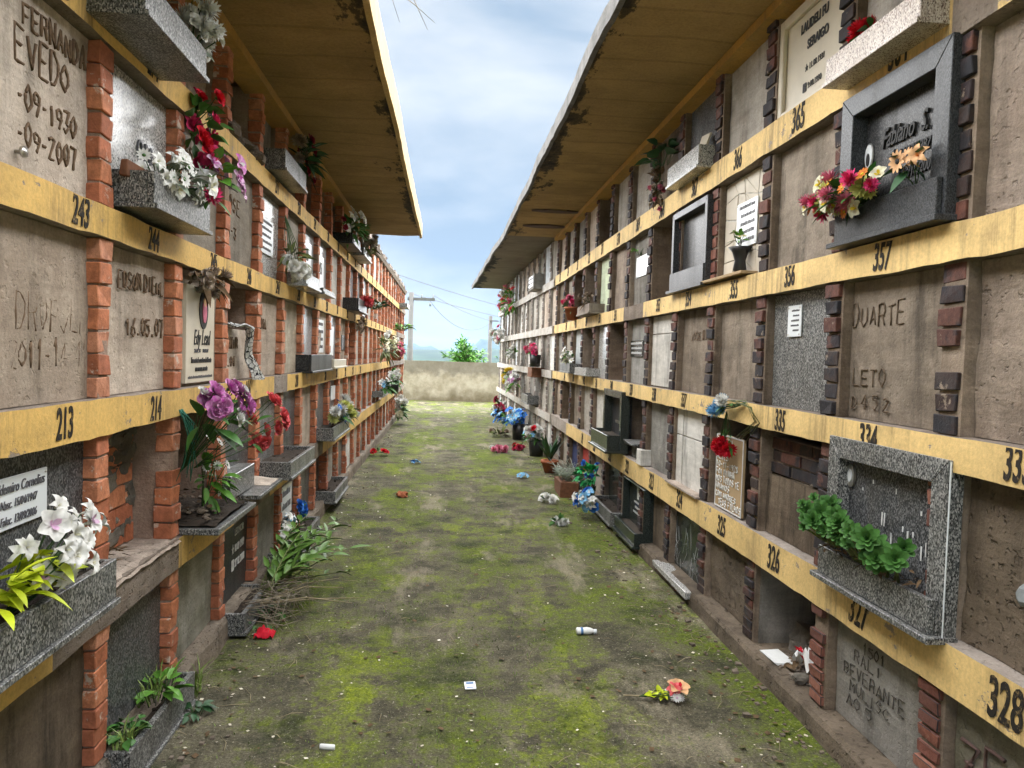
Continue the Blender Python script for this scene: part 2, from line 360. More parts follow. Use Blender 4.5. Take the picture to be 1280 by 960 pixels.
def bouquet(name, label, P, flowers, spread, leaves, face, cat='flowers', group=None, shift=(0,0,0), stem_at=None, lm='leaf', lsize=(.07,.03), stems=True, vase=None, sprig=0):
    """flowers: (kind, colour, centre material, count, size)"""
    P = V(P); root = thing(name, P, label, cat, group); face = V(face).normalized(); ox = 1 if face.x > .2 else -1 if face.x < -.2 else 0
    if abs(P.x) > 1 and P.z > .3: spread = (max(spread[0]*1.7, .035), spread[1], spread[2]*1.3); shift = (shift[0] + ox*spread[0]*.45, shift[1], shift[2])
    cen = P + V(shift)
    st = MB(); a = V(stem_at) if stem_at is not None else P
    for kind, col, cm, n, size in flowers:
        for i in range(round(n*1.5) if n > 2 else n):
            for _ in range(30):
                q = V((U(-1,1), U(-1,1), U(-1,1)))
                if q.length <= 1: break
            pos = cen + V((q.x*spread[0], q.y*spread[1], q.z*spread[2]))
            d = face + V((q.x*.7, q.y*.7, q.z*.5 + .15)) + V((U(-.3,.3),)*3)
            inst('flower', fmesh(kind, col, cm), face_mat(pos, d, size*FS[kind]*U(.82,1.15)), root)
            if stems:
                mid = (a + pos)*.5 + V((U(-.01,.01), U(-.01,.01), U(-.01,.01)))
                st.tube([a, mid, pos - d.normalized()*size*.2], .0022, 4)
    if stems and st.v: st.build('stem', M['stem'], root, fix=False)
    if leaves:
        lb = MB()
        for i in range(round(leaves*.75)):
            q = V((U(-1,1), U(-1,1), U(-1,1))); q = q/max(1, q.length)
            pos = cen + V((q.x*spread[0], q.y*spread[1], q.z*spread[2]))*.8; pos = pos*.75 + a*.25
            leaf(lb, pos, face*.6 + q + V((0,0,.1)), lsize[0]*U(.7,1.3), lsize[1]*U(.7,1.3), U(.1,.5))
        lb.build('foliage', M[lm], root, fix=False)
    if vase:
        kind, r, h, m = vase; vb = MB()
        if kind == 'pot': vb.lathe([(r*.65,0),(r,h*.85),(r*1.1,h*.86),(r*1.1,h),(r*.95,h),(r*.9,h*.8)], 16, a + V((0,0,-h)))
        elif kind == 'vase': vb.lathe([(r*.5,0),(r*.7,h*.1),(r*.55,h*.45),(r*.8,h*.8),(r*1.25,h),(r*1.1,h),(r*.5,h*.6)], 16, a + V((0,0,-h)))
        elif kind == 'bucket': vb.lathe([(r*.8,0),(r,h),(r*.95,h),(r*.75,.02)], 16, a + V((0,0,-h)))
        vb.build('pot' if kind == 'pot' else 'vase', M[m], root, fix=True)
    return root
# ------------------------------------------------------------------ the niche walls
class Wall:
    def __init__(s, side, X0, slope=0, u0=0): s.side, s.X0, s.slope, s.u0 = side, X0, slope, u0; s.dirn = 1 if side < 0 else -1
    def P(s, u, w, z): return V((s.side*(s.X0 + s.slope*max(0, u - s.u0) - w), u, z))
    def right(s): return V((0, s.dirn, 0))
    def normal(s): return V((-s.side, 0, 0))
WL = Wall(-1, 1.161); WR = Wall(1, 1.64); WF = Wall(1, 1.62, -.0195, 11.2)
def panel(W, u0, u1, z0, z1, rec, mat, parent, amp=.004, name='niche_panel', fine=False, label=None, thick=.05):
    mb = MB(); nu = 14 if fine else 6; nv = 12 if fine else 5; sd = V((U(0,90), U(0,90), U(0,90)))
    tilt = U(-.006, .006); wd = lambda u, z: W.P(u, -rec + amp*(noise.noise(V((u*4, z*4, 0)) + sd) + .5*noise.noise(V((u*13, z*13, 0)) + sd))*1.5 + tilt*((z-z0)/(z1-z0)-.5), z)
    mb.grid(nu, nv, lambda i, j: wd(u0 + (u1-u0)*i, z0 + (z1-z0)*j), 0, amp < .02)
    mb.box((u0, -rec-thick, z0), (u1, -rec-.012-amp*2, z1), 0, W.P)
    o = mb.build(name, mat, parent)
    if label: o['label'] = label
    return o
def bricks_panel(W, u0, u1, z0, z1, rec, mats, parent, name='brick_infill', ch=.062, bl=.21):
    mb = MB(); n = max(1, round((z1-z0)/ch)); h = (z1-z0)/n
    for r in range(n):
        u = u0 - (bl/2 if r % 2 else 0)
        while u < u1 - .005:
            a, b = max(u, u0), min(u+bl-.012, u1)
            if b - a > .02: mb.box((a, -rec-.08, z0+r*h+.005), (b, -rec+U(-.006,.006), z0+(r+1)*h-.005), 0, W.P, .002)
            u += bl
    mb.box((u0, -rec-.075, z0), (u1, -rec-.010, z1), 1, W.P)
    return mb.build(name, mats, parent)
def pillar(W, u, rows, bm, mm, parent, bw=.105, nb=7, reveal=0, depth=.6, miss=.0, name='brick_pillar', alt=None, altrows=()):
    mb = MB(); core = MB(); gap = .0066 if reveal else .0042
    for ri, (z0, z1) in enumerate(rows):
        n = nb; h = (z1-z0)/n
        for k in range(n):
            if rnd.random() < miss: continue
            p = U(-.010, .007) if reveal else U(-.005, .006)
            mb.box((u-bw/2+U(-.006,.006), -.075, z0+k*h+gap), (u+bw/2+U(-.006,.006), p, z0+(k+1)*h-gap), 1 if ri in altrows else 0, W.P, .0042)
        core.box((u-bw/2-reveal+(.011 if not reveal else .004), -depth, z0), (u+bw/2-.011, -.0055 if not reveal else -.014, z1), 0, W.P)
    o = mb.build(name, [bm] + ([alt] if alt else []), parent, bevel=.0028)
    core.build('partition', [mm], o)
    return o
def loft(W, us, sec, mats, mids, fn=None):
    """closed loft along u; sec(u) gives the (w, z) ring, mids the material of each side (or fn(u) for side 0)"""
    mb = MB(); n = len(sec(us[0])); rings = [[W.P(u, *q) for q in sec(u)] for u in us]
    vs = [p for r in rings for p in r]
    for i in range(len(us)-1):
        for k in range(n):
            a = i*n+k; b = i*n+(k+1) % n
            m = fn((us[i]+us[i+1])/2) if (fn and k in (0,1)) else mids[k]
            mb.f.append([a, b, b+n, a+n]); mb.m.append(m); mb.sm.append(False)
    mb.v = vs
    mb.f.append(list(range(n))); mb.m.append(mids[1]); mb.sm.append(False)
    mb.f.append([(len(us)-1)*n+k for k in range(n)]); mb.m.append(mids[1]); mb.sm.append(False)
    return mb
def frange(a, b, st):
    n = max(1, round((b-a)/st)); return [a + (b-a)*i/n for i in range(n+1)]
FRONT = {}
def beam(W, u0, u1, zb, zt, mats, parent, step=.07, bare=None, front=.014, rag=.007, depth=.6):
    sd = U(0, 99)
    def sec(u):
        a = noise.noise(V((u*5, sd, 0)))*rag + noise.noise(V((u*17, sd, 3)))*rag*.5; b = noise.noise(V((u*4, sd, 9)))*rag*.7 + noise.noise(V((u*19, sd, 5)))*rag*.35
        f = front + noise.noise(V((u*3, sd, 20)))*.005
        return [(f-.0005, zb + a), (f, (zb+zt)/2), (f-.0005, zt + b), (-.05, zt + b*.3), (-depth, zt), (-depth, zb), (-.05, zb + a*.3)]
    fn = (lambda u: 1 if bare and any(p <= u <= q for p, q in bare) else 0)
    o = loft(W, frange(u0, u1, step), sec, mats, [0, 0, 1, 1, 1, 1, 1], fn).build('beam', mats, parent); FRONT[o.name] = sec; return o
def niche_wall(name, label, W, us, beams, soffit, kerb, bm, mm, nb, reveal, paint, bares=None, z0rows=None, ends=(None, None), pillar_mats=None, bdepth=.6):
    root = thing(name, W.P((us[0]+us[-1])/2, -.3, 0), label, 'niche wall')
    u0, u1 = ends[0] if ends[0] is not None else us[0], ends[1] if ends[1] is not None else us[-1]
    mb = MB(); mb.box((u0, -.95, 0), (u1, -.605, soffit), 0, W.P); mb.build('back_wall', M['concrete'], root)
    rows = []; z = kerb[1]
    for b in beams: rows.append((z, b[0])); z = b[1]
    rows.append((z, soffit - .02))
    bo = []
    for i, b in enumerate(beams): bo.append(beam(W, u0, u1, b[0], b[1], [M[paint], M['concrete']], root, bare=(bares or {}).get(i)))
    sd = U(0, 99)
    def ksec(u):
        a = noise.noise(V((u*3, sd, 0)))*.016 + noise.noise(V((u*11, sd, 0)))*.007; c = noise.noise(V((u*4, sd, 7)))*.012
        return [(kerb[0]+c, -.15), (kerb[0]+c-.008, kerb[1]*.8), (kerb[0]+c-.02, kerb[1]+a), (-.03, kerb[1]+a*.3), (-.6, kerb[1]), (-.6, -.15)]
    loft(W, frange(u0, u1, .09), ksec, None, [0]*6).build('kerb', [M['rough']], root)
    for k, u in enumerate(us):
        pillar(W, u, rows, bm, mm, root, bw=.105 if reveal else .092, nb=nb, reveal=reveal, miss=.01, alt=M['brick_r0'], altrows=(pillar_mats or {}).get(k, ()))
    return root, rows, bo
def numbers(W, centers, beam_ob, z, first, step, size, skip=(), off=.0165, xs=.62):
    sec = FRONT[beam_ob.name]; base = wloc(beam_ob)
    for i, u in centers:
        if i in skip: continue
        s = size*U(.95,1.06)*1.4; uc = u + U(-.03,.03); zc = z + U(-.006,.006)
        me = text_mesh(str(first + step*i), s, .52*U(.94,1.06), .12, .0022*s/.1, .0008); me.materials.append(M['number']); ro = U(-.04,.04)
        for v in me.vertices:                     # the paint follows the uneven face of the beam
            uu = uc + W.dirn*(v.co.x - ro*v.co.y); zz = zc + v.co.y + ro*v.co.x; q = sec(uu)
            lo, mi_, hi = q[0], q[1], q[2]; zz = min(max(zz, lo[1]+.004), hi[1]-.004)
            t = (zz-lo[1])/(mi_[1]-lo[1]) if zz < mi_[1] else (zz-mi_[1])/(hi[1]-mi_[1]); w = (lo[0]*(1-t)+mi_[0]*t) if zz < mi_[1] else (mi_[0]*(1-t)+hi[0]*t)
            v.co = W.P(uu, w + .0022 + v.co.z, zz) - base
        me.update(); o = bpy.data.objects.new('painted_number', me); COL.objects.link(o); o.parent = beam_ob

# ---- left, roofed part
PL, YL = .695, 2.643
uL = [YL + k*PL for k in range(-4, 12)]
bL = [(.60,.735),(1.27,1.39),(1.93,2.035),(2.575,2.685)]
left, rowsL, beamL = niche_wall('niche_wall', 'long wall of burial niches between orange brick columns under the yellow roof on the left', WL, uL, bL, 3.17, (.035, .13),
    M['brick_l'], M['mortar_l'], 7, 0, 'yellow', bares={0: [(2.3, 3.35), (4.15, 5.0), (6.3, 7.1)], 1: [(5.1, 5.5)]}, ends=(-1.2, 10.335))
cL = lambda i: YL + (i-.5)*PL
def nicheL(i): return cL(i) - PL/2 + .042, cL(i) + PL/2 - .042
# ---- left, roofless far part
uL2 = [YL + k*PL for k in range(12, 26)]
left2, rowsL2, beamL2 = niche_wall('niche_wall', 'roofless far stretch of niche wall with orange brick columns, beyond the left roof', WL, uL2, bL, 3.19, (.035, .13),
    M['brick_l'], M['mortar_l'], 7, 0, 'yellow', bares={0: [(16.5, 21)], 1: [(15.2, 21)], 2: [(16.9, 21)], 3: [(18.6, 21)]}, ends=(10.34, 20.35))
# ---- right, roofed part
PR, YR = .75, 2.325
uR = [YR + k*PR for k in range(-4, 13)]
bR = [(.535,.695),(1.245,1.36),(1.93,2.055),(2.665,2.81)]
cR = lambda i: YR + (i-.5)*PR
def nicheR(i): return cR(i) - PR/2 + .058, cR(i) + PR/2 - .074
pm = {4: (0, 1), 5: (0,), 3: (0, 1), 7: (3,)}
right, rowsR, beamR = niche_wall('niche_wall', 'long wall of burial niches between dark glazed brick columns under the yellow soffit on the right', WR, uR, bR, 3.40, (.06, .10),
    M['brick_r'], M['mortar_r'], 8, .02, 'yellow_r', bares={2: [(6.15, 6.85)], 3: [(2.18, 2.36)], 0: [(9.9, 11.4)]}, ends=(-1.2, 11.38), pillar_mats=pm)
uF = [11.9 + k*.72 for k in range(0, 13)]
bF = [(.56,.68),(1.24,1.36),(1.93,2.05),(2.65,2.77)]
right2, rowsF, beamF = niche_wall('niche_wall', 'grey weathered niche wall with whitish beams at the far end of the right side', WF, uF, bF, 3.42, (.05, .10),
    M['brick_f'], M['mortar_f'], 8, .03, 'greybeam', ends=(11.40, 21.0))

# ---- what closes each niche
def fill(W, root, rows, i, r, kind, u0, u1, rec=None):
    z0, z1 = rows[r]; near = i <= 3
    rec = rec if rec is not None else .075
    if kind in (None, 'open'): return None
    if kind == 'bricks': return bricks_panel(W, u0, u1, z0+.002, z1-.002, max(rec, .12), [M['brick_r'] if W is not WL else M['brick_l'], M['mortar_r']], root)
    amp = {'rough': .012, 'pinkish': .008, 'concrete': .01}.get(kind, .0035); amp = .0006 if kind.startswith('gr_') or kind in ('white','lime','bluewhite','navy') else amp
    return panel(W, u0, u1, z0+.003, z1-.003, rec, M[kind], root, amp, fine=near)
TL = {0: {-3:'grey',-2:'grey',-1:'sooty',0:'sooty',1:'gr_dark',2:'mossy_cement',3:'gr_black',4:'mossy_cement',5:'gr_dark',6:'gr_dark',7:'open',8:'grey',9:'gr_mid',10:'white',11:'tan'},
      1: {-3:'grey',-2:'tan',-1:'gr_dark',0:'gr_dark',1:'open',2:'open',3:'gr_dark',4:'gr_mid',5:'gr_dark',6:'tan',7:'gr_mid',8:'gr_mid',9:'tan',10:'peel',11:'tan'},
      2: {-3:'grey',-2:'tan',-1:'tan',0:'tan',1:'tan',2:'tan',3:'open',4:'tan',5:'peel',6:'gr_pale',7:'tan',8:'gr_pale',9:'tan',10:'open',11:'white'},
      3: {-3:'grey',-2:'tan',-1:'tan',0:'tan',1:'gr_light',2:'grey',3:'grey',4:'gr_light',5:'grey',6:'gr_pale',7:'gr_pale',8:'white',9:'tan',10:'gr_pale',11:'gr_pale'},
      4: {-3:'grey',-2:'tan',-1:'tan',0:'tan',1:'grey',2:'tan',3:'open',4:'cement',5:'open',6:'open',7:'cement',8:'open',9:'cement',10:'cement',11:'open'}}
for r in TL:
    for i, k in TL[r].items():
        a, b = nicheL(i); rec = .045 if k.startswith('gr') else U(.036,.05)
        if r == 4: rec = .11
        if i == 11: a, b = a, b
        fill(WL, left, rowsL, i, r, k, a, b, rec)
rnd.seed(21)
for r in range(5):
    for i in range(12, 26):
        k = rnd.choice(['tan','grey','grey','grey','peel','gr_mid','white','white','pinkish','gr_light'])
        if r == 3 and i == 12: k = 'gr_pale'
        if r == 4 and i in (14, 18, 22): k = 'white'
        a, b = nicheL(i); fill(WL, left2, rowsL2, i, r, k, a + (.06 if i == 12 else 0), b, U(.03,.05))
TR = {0: {-3:'grey',-2:'grey',-1:'cement',0:'mossy_cement',1:'cement',2:'open',3:'rough',4:'gr_green',5:'brown',6:'gr_green',7:'gr_green',8:'grey',9:'redpaint',10:'navy',11:'grey',12:'cement'},
      1: {-3:'grey',-2:'brown',-1:'rough',0:'rough',1:'gr_dark',2:'sooty',3:'open',4:'white',5:'cement',6:'open',7:'gr_black',8:'white',9:'grey',10:'brown',11:'open',12:'tan'},
      2: {-3:'grey',-2:'brown',-1:'brown',0:'pinkish',1:'brown',2:'gr_mid',3:'brown',4:'brown',5:'white',6:'cement',7:'open',8:'gr_light',9:'open',10:'bluewhite',11:'grey',12:'cement'},
      3: {-3:'grey',-2:'brown',-1:'grey',0:'pinkish',1:'gr_dark',2:'brown',3:'white',4:'gr_black',5:'open',6:'cement',7:'pinkish',8:'lime',9:'open',10:'brown',11:'grey',12:'brown'},
      4: {-3:'grey',-2:'brown',-1:'grey',0:'grey',1:'grey',2:'white',3:'grey',4:'gr_dark',5:'brown',6:'grey',7:'grey',8:'open',9:'tan',10:'cement',11:'grey',12:'tan'}}
for r in TR:
    for i, k in TR[r].items():
        a, b = nicheR(i); rec = .055
        if i in (5, 9, 10) and r == 3: rec = .3
        if r == 1 and i == 2:
            z0, z1 = rowsR[1]; panel(WR, a, b, z0+.003, z0+.31, .055, M['sooty'], right, .006, fine=True)
            bricks_panel(WR, a, b, z0+.315, z1-.05, .075, [M['brick_r'], M['mortar_r']], right); continue
        if r == 1 and i == 6 or r == 2 and i == 7:
            z0, z1 = rowsR[r]; bricks_panel(WR, a, b, z0+.002, z1-(.06 if r == 1 else .22), .22, [M['brick_r0'], M['mortar_r']], right); continue
        if k == 'open' and r == 3: k, rec = 'brown', .32
        fill(WR, right, rowsR, i, r, k, a, b, rec)
rnd.seed(5)
for r in range(5):
    for i in range(13):
        a = (uF[i-1] if i else 11.42) + (.09 if i else 0); b = uF[i] - .09
        k = rnd.choice(['grey','cement','tan','mossy_cement','open','white','bluewhite','tan','grey','white'])
        fill(WF, right2, rowsF, i, r, k, a, b, U(.025,.06))
rnd.seed(77)
# ---- numbers brushed on the beams
numbers(WL, [(i, cL(i) + .05) for i in range(-1, 12)], beamL[1], 1.327, 213, 1, .095, (2, 4, 6))
numbers(WL, [(i, cL(i) + (.05 if i else .13)) for i in range(-1, 12)], beamL[2], 1.985, 243, 1, .092)
numbers(WL, [(i, cL(i) + .0) for i in range(-1, 12)], beamL[3], 2.632, 273, 1, .09, (3,))
numbers(WL, [(i, cL(i)) for i in range(12, 19)], beamL2[2], 1.985, 243, 1, .09)
numbers(WL, [(i, cL(i)) for i in range(12, 20)], beamL2[3], 2.632, 273, 1, .09)
numbers(WR, [(i, cR(i) + .02) for i in range(-1, 10)], beamR[0], .615, 328, -1, .118)
numbers(WR, [(i, cR(i) + .02) for i in range(-1, 12)], beamR[1], 1.303, 333, 1, .105, (3,))
numbers(WR, [(i, cR(i) - .02) for i in range(-1, 12)], beamR[2], 1.993, 358, -1, .105, (6,))
numbers(WR, [(i, cR(i) - .02) for i in range(-1, 13)], beamR[3], 2.737, 363, 1, .115)

# ---- roofs
def roofmat(name, c, edge_x, side):
    t = NT(name, .85, .2)
    k = t.mix(t.ramp(t.noise(1, t.vec((1.4, 2.2, 1)), 6, .7), [(.35,0),(.7,1)]), c, sc3(c, .62))
    k = t.mix(t.ramp(t.noise(1.3, t.vec((1,1,1), (3,3,3)), 6, .7), [(.5,0),(.75,.7)]), k, sc3(c, .45))
    x = t.sep()[0]; dist = t.math('MULTIPLY', t.math('SUBTRACT', edge_x, x), side)
    reach = t.math('MULTIPLY', t.math('SUBTRACT', t.noise(1, t.vec((3, 1.1, 1), (0, 6.1, 0)), 7, .72), .445), 1.2)
    fr = t.math('MULTIPLY', t.math('SUBTRACT', t.noise(1, t.vec((7, 11, 1)), 6, .75), .5), .13)
    mk = t.math('SUBTRACT', t.math('ADD', reach, fr), dist)
    k = t.mix(t.ramp(mk, [(.0,0),(.03,.75),(.12,.95)]), k, (.010,.010,.012))
    g = t.noise(60, None, 5, .7); k = t.mix(1, k, t.ramp(g, [(.3,.8),(.6,1.05)]), 'MULTIPLY')
    wv = t.n('ShaderNodeTexWave'); wv.wave_type = 'BANDS'; wv.bands_direction = 'Y'; wv.inputs['Scale'].default_value = .9; wv.inputs['Distortion'].default_value = 1.6; wv.inputs['Detail'].default_value = 3; t.link(t.pos, wv.inputs['Vector'])
    bd = t.ramp(wv.outputs['Fac'], [(.0,.4),(.03,1)]); k = t.mix(.28, k, bd, 'MULTIPLY')
    t.bump(t.math('ADD', t.math('ADD', g, t.noise(1, t.vec((4, 7, 2)), 5, .6)), bd), .5, .01); return t.col(k)
M['soffit_l'] = roofmat('stained_ochre_soffit', (.36,.235,.095), -.43, 1)
M['soffit_r'] = roofmat('amber_soffit', (.40,.27,.115), .86, -1)
M['soffit_f'] = roofmat('grey_brown_soffit', (.20,.165,.12), .80, -1)
M['fascia_l'] = beampaint('yellow_fascia', (.52,.35,.13), chip=.68, drip=.5)
M['fascia_r'] = plaster('concrete_fascia', (.19,.185,.18), (.13,.128,.122), (.06,.06,.055), .5, bump=.6)
def roof(W, root, u0, u1, z, edge_w, sm, fm, th=.13, cor=None, wav=.012, step=.12, kink=0):
    sd = U(0, 99)
    def sag(u): return noise.noise(V((u*.8, sd, 0)))*wav + noise.noise(V((u*6, sd, 0)))*wav*.3
    us = frange(u0, u1, step)
    mb = MB()
    vs = []; ws = [-.95, -.3, .0, edge_w*.35, edge_w*.7, edge_w]
    for j, wv in enumerate(ws): pass
    rings = []
    for u in us:
        s_ = sag(u); e = sag(u + 50)*1.3
        rings.append([W.P(u, wv + (e if k == 5 else 0), z + (.012*noise.noise(V((u*1.1, wv*2, sd))) if 2 < k < 5 else 0) + (s_*.6 if k == 5 else 0)) for k, wv in enumerate(ws)] +
                     [W.P(u, edge_w + e, z + th + s_*.6), W.P(u, -.95, z + th + .06)])
    n = len(rings[0]); mb.v = [p for r in rings for p in r]
    for i in range(len(us)-1):
        for k in range(n):
            a = i*n+k; b = i*n+(k+1) % n; mb.f.append([a, b, b+n, a+n]); mb.m.append(0 if k < 5 else 1); mb.sm.append(False)
    mb.f.append(list(range(n))); mb.m.append(1); mb.sm.append(False)
    mb.f.append([(len(us)-1)*n+k for k in range(n)]); mb.m.append(1); mb.sm.append(False)
    o = mb.build('roof', [sm, M['fascia_r']], root)
    fb = loft(W, us, lambda u: [(edge_w + sag(u+50)*1.3 + .002, z - .035 + sag(u)*.6 + noise.noise(V((u*9, sd, 4)))*.006), (edge_w + sag(u+50)*1.3 + .032, z - .03 + sag(u)*.6), (edge_w + sag(u+50)*1.3 + .030, z + th + .015 + sag(u)*.6 + noise.noise(V((u*3, sd, 8)))*.012), (edge_w + sag(u+50)*1.3 + .002, z + th + .015 + sag(u)*.6)], None, [0]*4)
    fb.build('fascia', [fm], o)
    if cor:
        cb = loft(W, us, lambda u: [(.055, z-.004), (.05 + .004*noise.noise(V((u*7, sd, 1))), z - .05 + .008*noise.noise(V((u*5, sd, 2)))), (-.10, z - .06), (-.10, z-.004)], None, [0]*4); cb.build('cornice', [cor], root)
    return o
rl = roof(WL, left, -1.2, 10.335, 3.17, .74, M['soffit_l'], M['fascia_l'], .15, M['ochre'])
rr = roof(WR, right, -1.2, 11.38, 3.40, .80, M['soffit_r'], M['fascia_r'], .065, M['ochre'], .02)
rf = roof(WF, right2, 11.40, 20.9, 3.42, .77, M['soffit_f'], M['fascia_r'], .065, None, .02)
tb = MB()
for i in range(4):
    a = V((-.40 + U(-.03,.03), 3.3 + i*.11, 3.33)); q = a + V((U(.05,.12), U(0,.1), U(-.05,.1))); tb.tube([a, q, q + V((U(.03,.1), .05, U(-.16,-.05)))], [.0025, .002, .001], 4)
for dy in (0, .06): tb.tube([(-.40, 3.5+dy, 3.34), (-.31, 3.5+dy, 3.33-dy), (-.20, 3.5+dy, 3.20), (-.13+dy*.5, 3.5+dy, 3.06+dy)], [.003,.0025,.002,.001], 4)
tag(tb.build('dry_grass', M['twig'], fix=False), 'thin dry grass stalks hanging over the edge of the left roof', 'grass stalks')
cp = MB()
for u in frange(10.4, 20.2, .42):
    if rnd.random() < .85: cp.box((u, -.25, 3.20), (u + U(.18,.36), .03, 3.24 + U(0,.06)), 0, WL.P, .02)
cp.build('coping', M['concrete'], left2)
cb = loft(WL, frange(10.35, 20.35, .2), lambda u: [(.015, 3.12), (.03, 3.2), (-.95, 3.21), (-.6, 3.12)], None, [0]*4); cb.build('parapet', [M['rough']], left2)
for u, wd in ((9.3, .16), (10.4, .22)):       # dark rotten patches across the right soffit
    mb = MB(); n = 10
    mb.grid(n, 1, lambda i, j: WR.P(u + (j-.5)*wd*math.sin(math.pi*(.1+.8*i))*1.3, .02 + .62*i, 3.386))
    mb.v += [p + V((0,0,.012)) for p in mb.v]
    k = (n+1)*2; mb.f += [[q + k for q in f] for f in mb.f]; mb.m *= 2; mb.sm *= 2
    mb.build('rotten_board', plain('rotten_board', (.09,.05,.04), .8), rr)
# ------------------------------------------------------------------ granite planters and framed fronts
def planter(W, u0, u1, z0, z1, d, mat, label, group='granite planters fixed to the niches', lip=.012, back=-.07, soil=True, fill_h=.03, inner='soil'):
    root = thing('planter_box', W.P((u0+u1)/2, d/2, z0), label, 'planter', group); t = .024
    def bx(n, a, b, m=mat, bev=.002):
        mb = MB(); mb.box(a, b, 0, W.P); return mb.build(n, M[m], root, bevel=bev)
    bx('front_panel', (u0, d-t, z0+.02), (u1, d, z1))
    bx('end_panel', (u0+.001, back, z0+.02), (u0+t, d-t-.0015, z1-.001)); bx('end_panel', (u1-t, back, z0+.02), (u1-.001, d-t-.0015, z1-.001))
    bx('base_slab', (u0-lip*.3, back, z0), (u1+lip*.3, d+lip, z0+.0185))
    if soil:
        mb = MB(); sd = U(0,99)
        mb.grid(12, 5, lambda i, j: W.P(u0+t+(u1-u0-2*t)*i, back+(d-t-back)*j, z1-fill_h+.014*noise.noise(V((i*6, j*3, sd)))))
        for _ in range(9): mb.lump(W.P(U(u0+t, u1-t), U(back*.4, d-t), z1-fill_h+.004), U(.004,.012))
        mb.build('soil', M[inner], root, fix=False)
    return root
def framed(W, u0, u1, z0, z1, w, mat, slab, label, bd=.075, ph=.13, pd=None, lipw=.05, chamfer=True):
    """a bordered granite front: mitred frame, recessed slab and a planter along its foot"""
    pd = w if pd is None else pd
    root = thing('granite_memorial', W.P((u0+u1)/2, 0, z0), label, 'memorial'); fb = MB(); rec = -.03
    o = [(u0,z0),(u1,z0),(u1,z1),(u0,z1)]; q = [(u0+bd,z0+.02),(u1-bd,z0+.02),(u1-bd,z1-bd),(u0+bd,z1-bd)]
    for k in (1, 2, 3):
        a, b = o[k], o[(k+1) % 4]; c, e = q[(k+1) % 4], q[k]
        ring = [a, b, c, e]
        fb.hexa([W.P(x, rec, z) for x, z in ring] + [W.P(x, w + U(-.0008,.0008), z) for x, z in ring])
    fb.build('frame', M[mat], root, bevel=.0025)
    mb = MB(); mb.box((u0+bd*.6, rec-.03, z0+.02), (u1-bd*.6, rec, z1-bd*.6), 0, W.P); sl = mb.build('back_slab', M[slab], root)
    mb = MB(); mb.box((u0+bd*.2 if pd > w else u0+bd+.002, pd-.024, z0+.021), (u1-bd*.2 if pd > w else u1-bd-.002, pd, z0+ph), 0, W.P); mb.build('planter_front', M[mat], root, bevel=.002)
    if pd > w:
        for a in (u0+bd*.2, u1-bd*.2-.024):
            mb = MB(); mb.box((a, w+.002, z0+.021), (a+.024, pd-.0255, z0+ph-.001), 0, W.P); mb.build('planter_end', M[mat], root)
    mb = MB(); mb.box((u0-.01, rec, z0-.003), (u1+.01, pd+lipw*.4, z0+.0185), 0, W.P); mb.build('base_slab', M[mat], root, bevel=.002)
    mb = MB(); sd = U(0,99)
    mb.grid(10, 4, lambda i, j: W.P(u0+bd+(u1-u0-2*bd)*i, rec+(pd-.025-rec)*j, z0+ph-.03+.012*noise.noise(V((i*6, j*3, sd))))); mb.build('soil', M['soil'], root, fix=False)
    return root
def plate(W, u0, u1, z0, z1, w, mat, name, label, cat, th=.006, group=None, screws=True):
    mb = MB(); mb.box((u0, w-th, z0), (u1, w, z1), 0, W.P); o = mb.build(name, M[mat], None, bevel=.0015); tag(o, label, cat, group)
    if screws:
        sb = MB()
        for u in (u0+.012, u1-.012):
            for z in (z0+.012, z1-.012): sb.lump(W.P(u, w+.001, z), .004, rough=0)
        sb.build('screw', M['silver'], o)
    return o
def marks(W, u0, u1, z, h, w, mat, parent, name='lettering'):      # lines too small to read
    mb = MB(); u = u0
    while u < u1:
        l = U(.25,.6)*h
        mb.box((u, w-.001, z), (min(u+l, u1), w+.0012, z+h*U(.7,1)), 0, W.P); u += l + U(.12,.3)*h
    return mb.build(name, M[mat], parent)
def oval(W, u, w, z, a, b, mat, parent, name, th=.004):
    mb = MB(); n = 24
    c = [(u + a*math.cos(2*math.pi*k/n), z + b*math.sin(2*math.pi*k/n)) for k in range(n)]
    vs = [W.P(x, w, y) for x, y in c] + [W.P(x, w+th, y) for x, y in c]
    mb.add(vs, [tuple(range(n)), tuple(range(2*n-1, n-1, -1))] + [(k, (k+1) % n, n+(k+1) % n, n+k) for k in range(n)])
    return mb.build(name, M[mat], parent)
FL = (1, 0, .15); FR = (-1, 0, .15)

# ---- LEFT wall: inscriptions scratched in the plaster
d0 = M['scratch']; LF = left
for txt, h, u, z, sp in (('FERNANDA', .07, 2.22, 2.46, .37), ('EVEDO', .09, 2.18, 2.35, .31), ('-09-1930', .07, 2.19, 2.225, .34), ('-09-2007', .065, 2.19, 2.125, .34)):
    scratch(WL, txt, h, u, -.040, z, d0, LF, r=.0055, span=sp)
for txt, h, u, z, sp in (('DROPSEN', .10, 2.19, 1.61, .42), ('2011-14-41', .08, 2.16, 1.50, .45)): scratch(WL, txt, h, u, -.040, z, d0, LF, r=.0055, span=sp)
for txt, h, u, z, sp in (('EDSON DIEHL', .06, 2.84, 1.785, .46), ('16.05.07', .07, 2.91, 1.61, .37)): scratch(WL, txt, h, u, -.040, z, d0, LF, r=.0045, span=sp)
scratch(WL, '1955 +', .06, 3.42, -.042, 2.42, d0, LF); scratch(WL, 'JOSE', .09, 4.12, -.042, 2.32, d0, LF); scratch(WL, '28-3', .07, 4.12, -.042, 2.18, d0, LF)
scratch(WL, 'ROMA', .07, 4.85, -.042, 1.7, d0, LF)
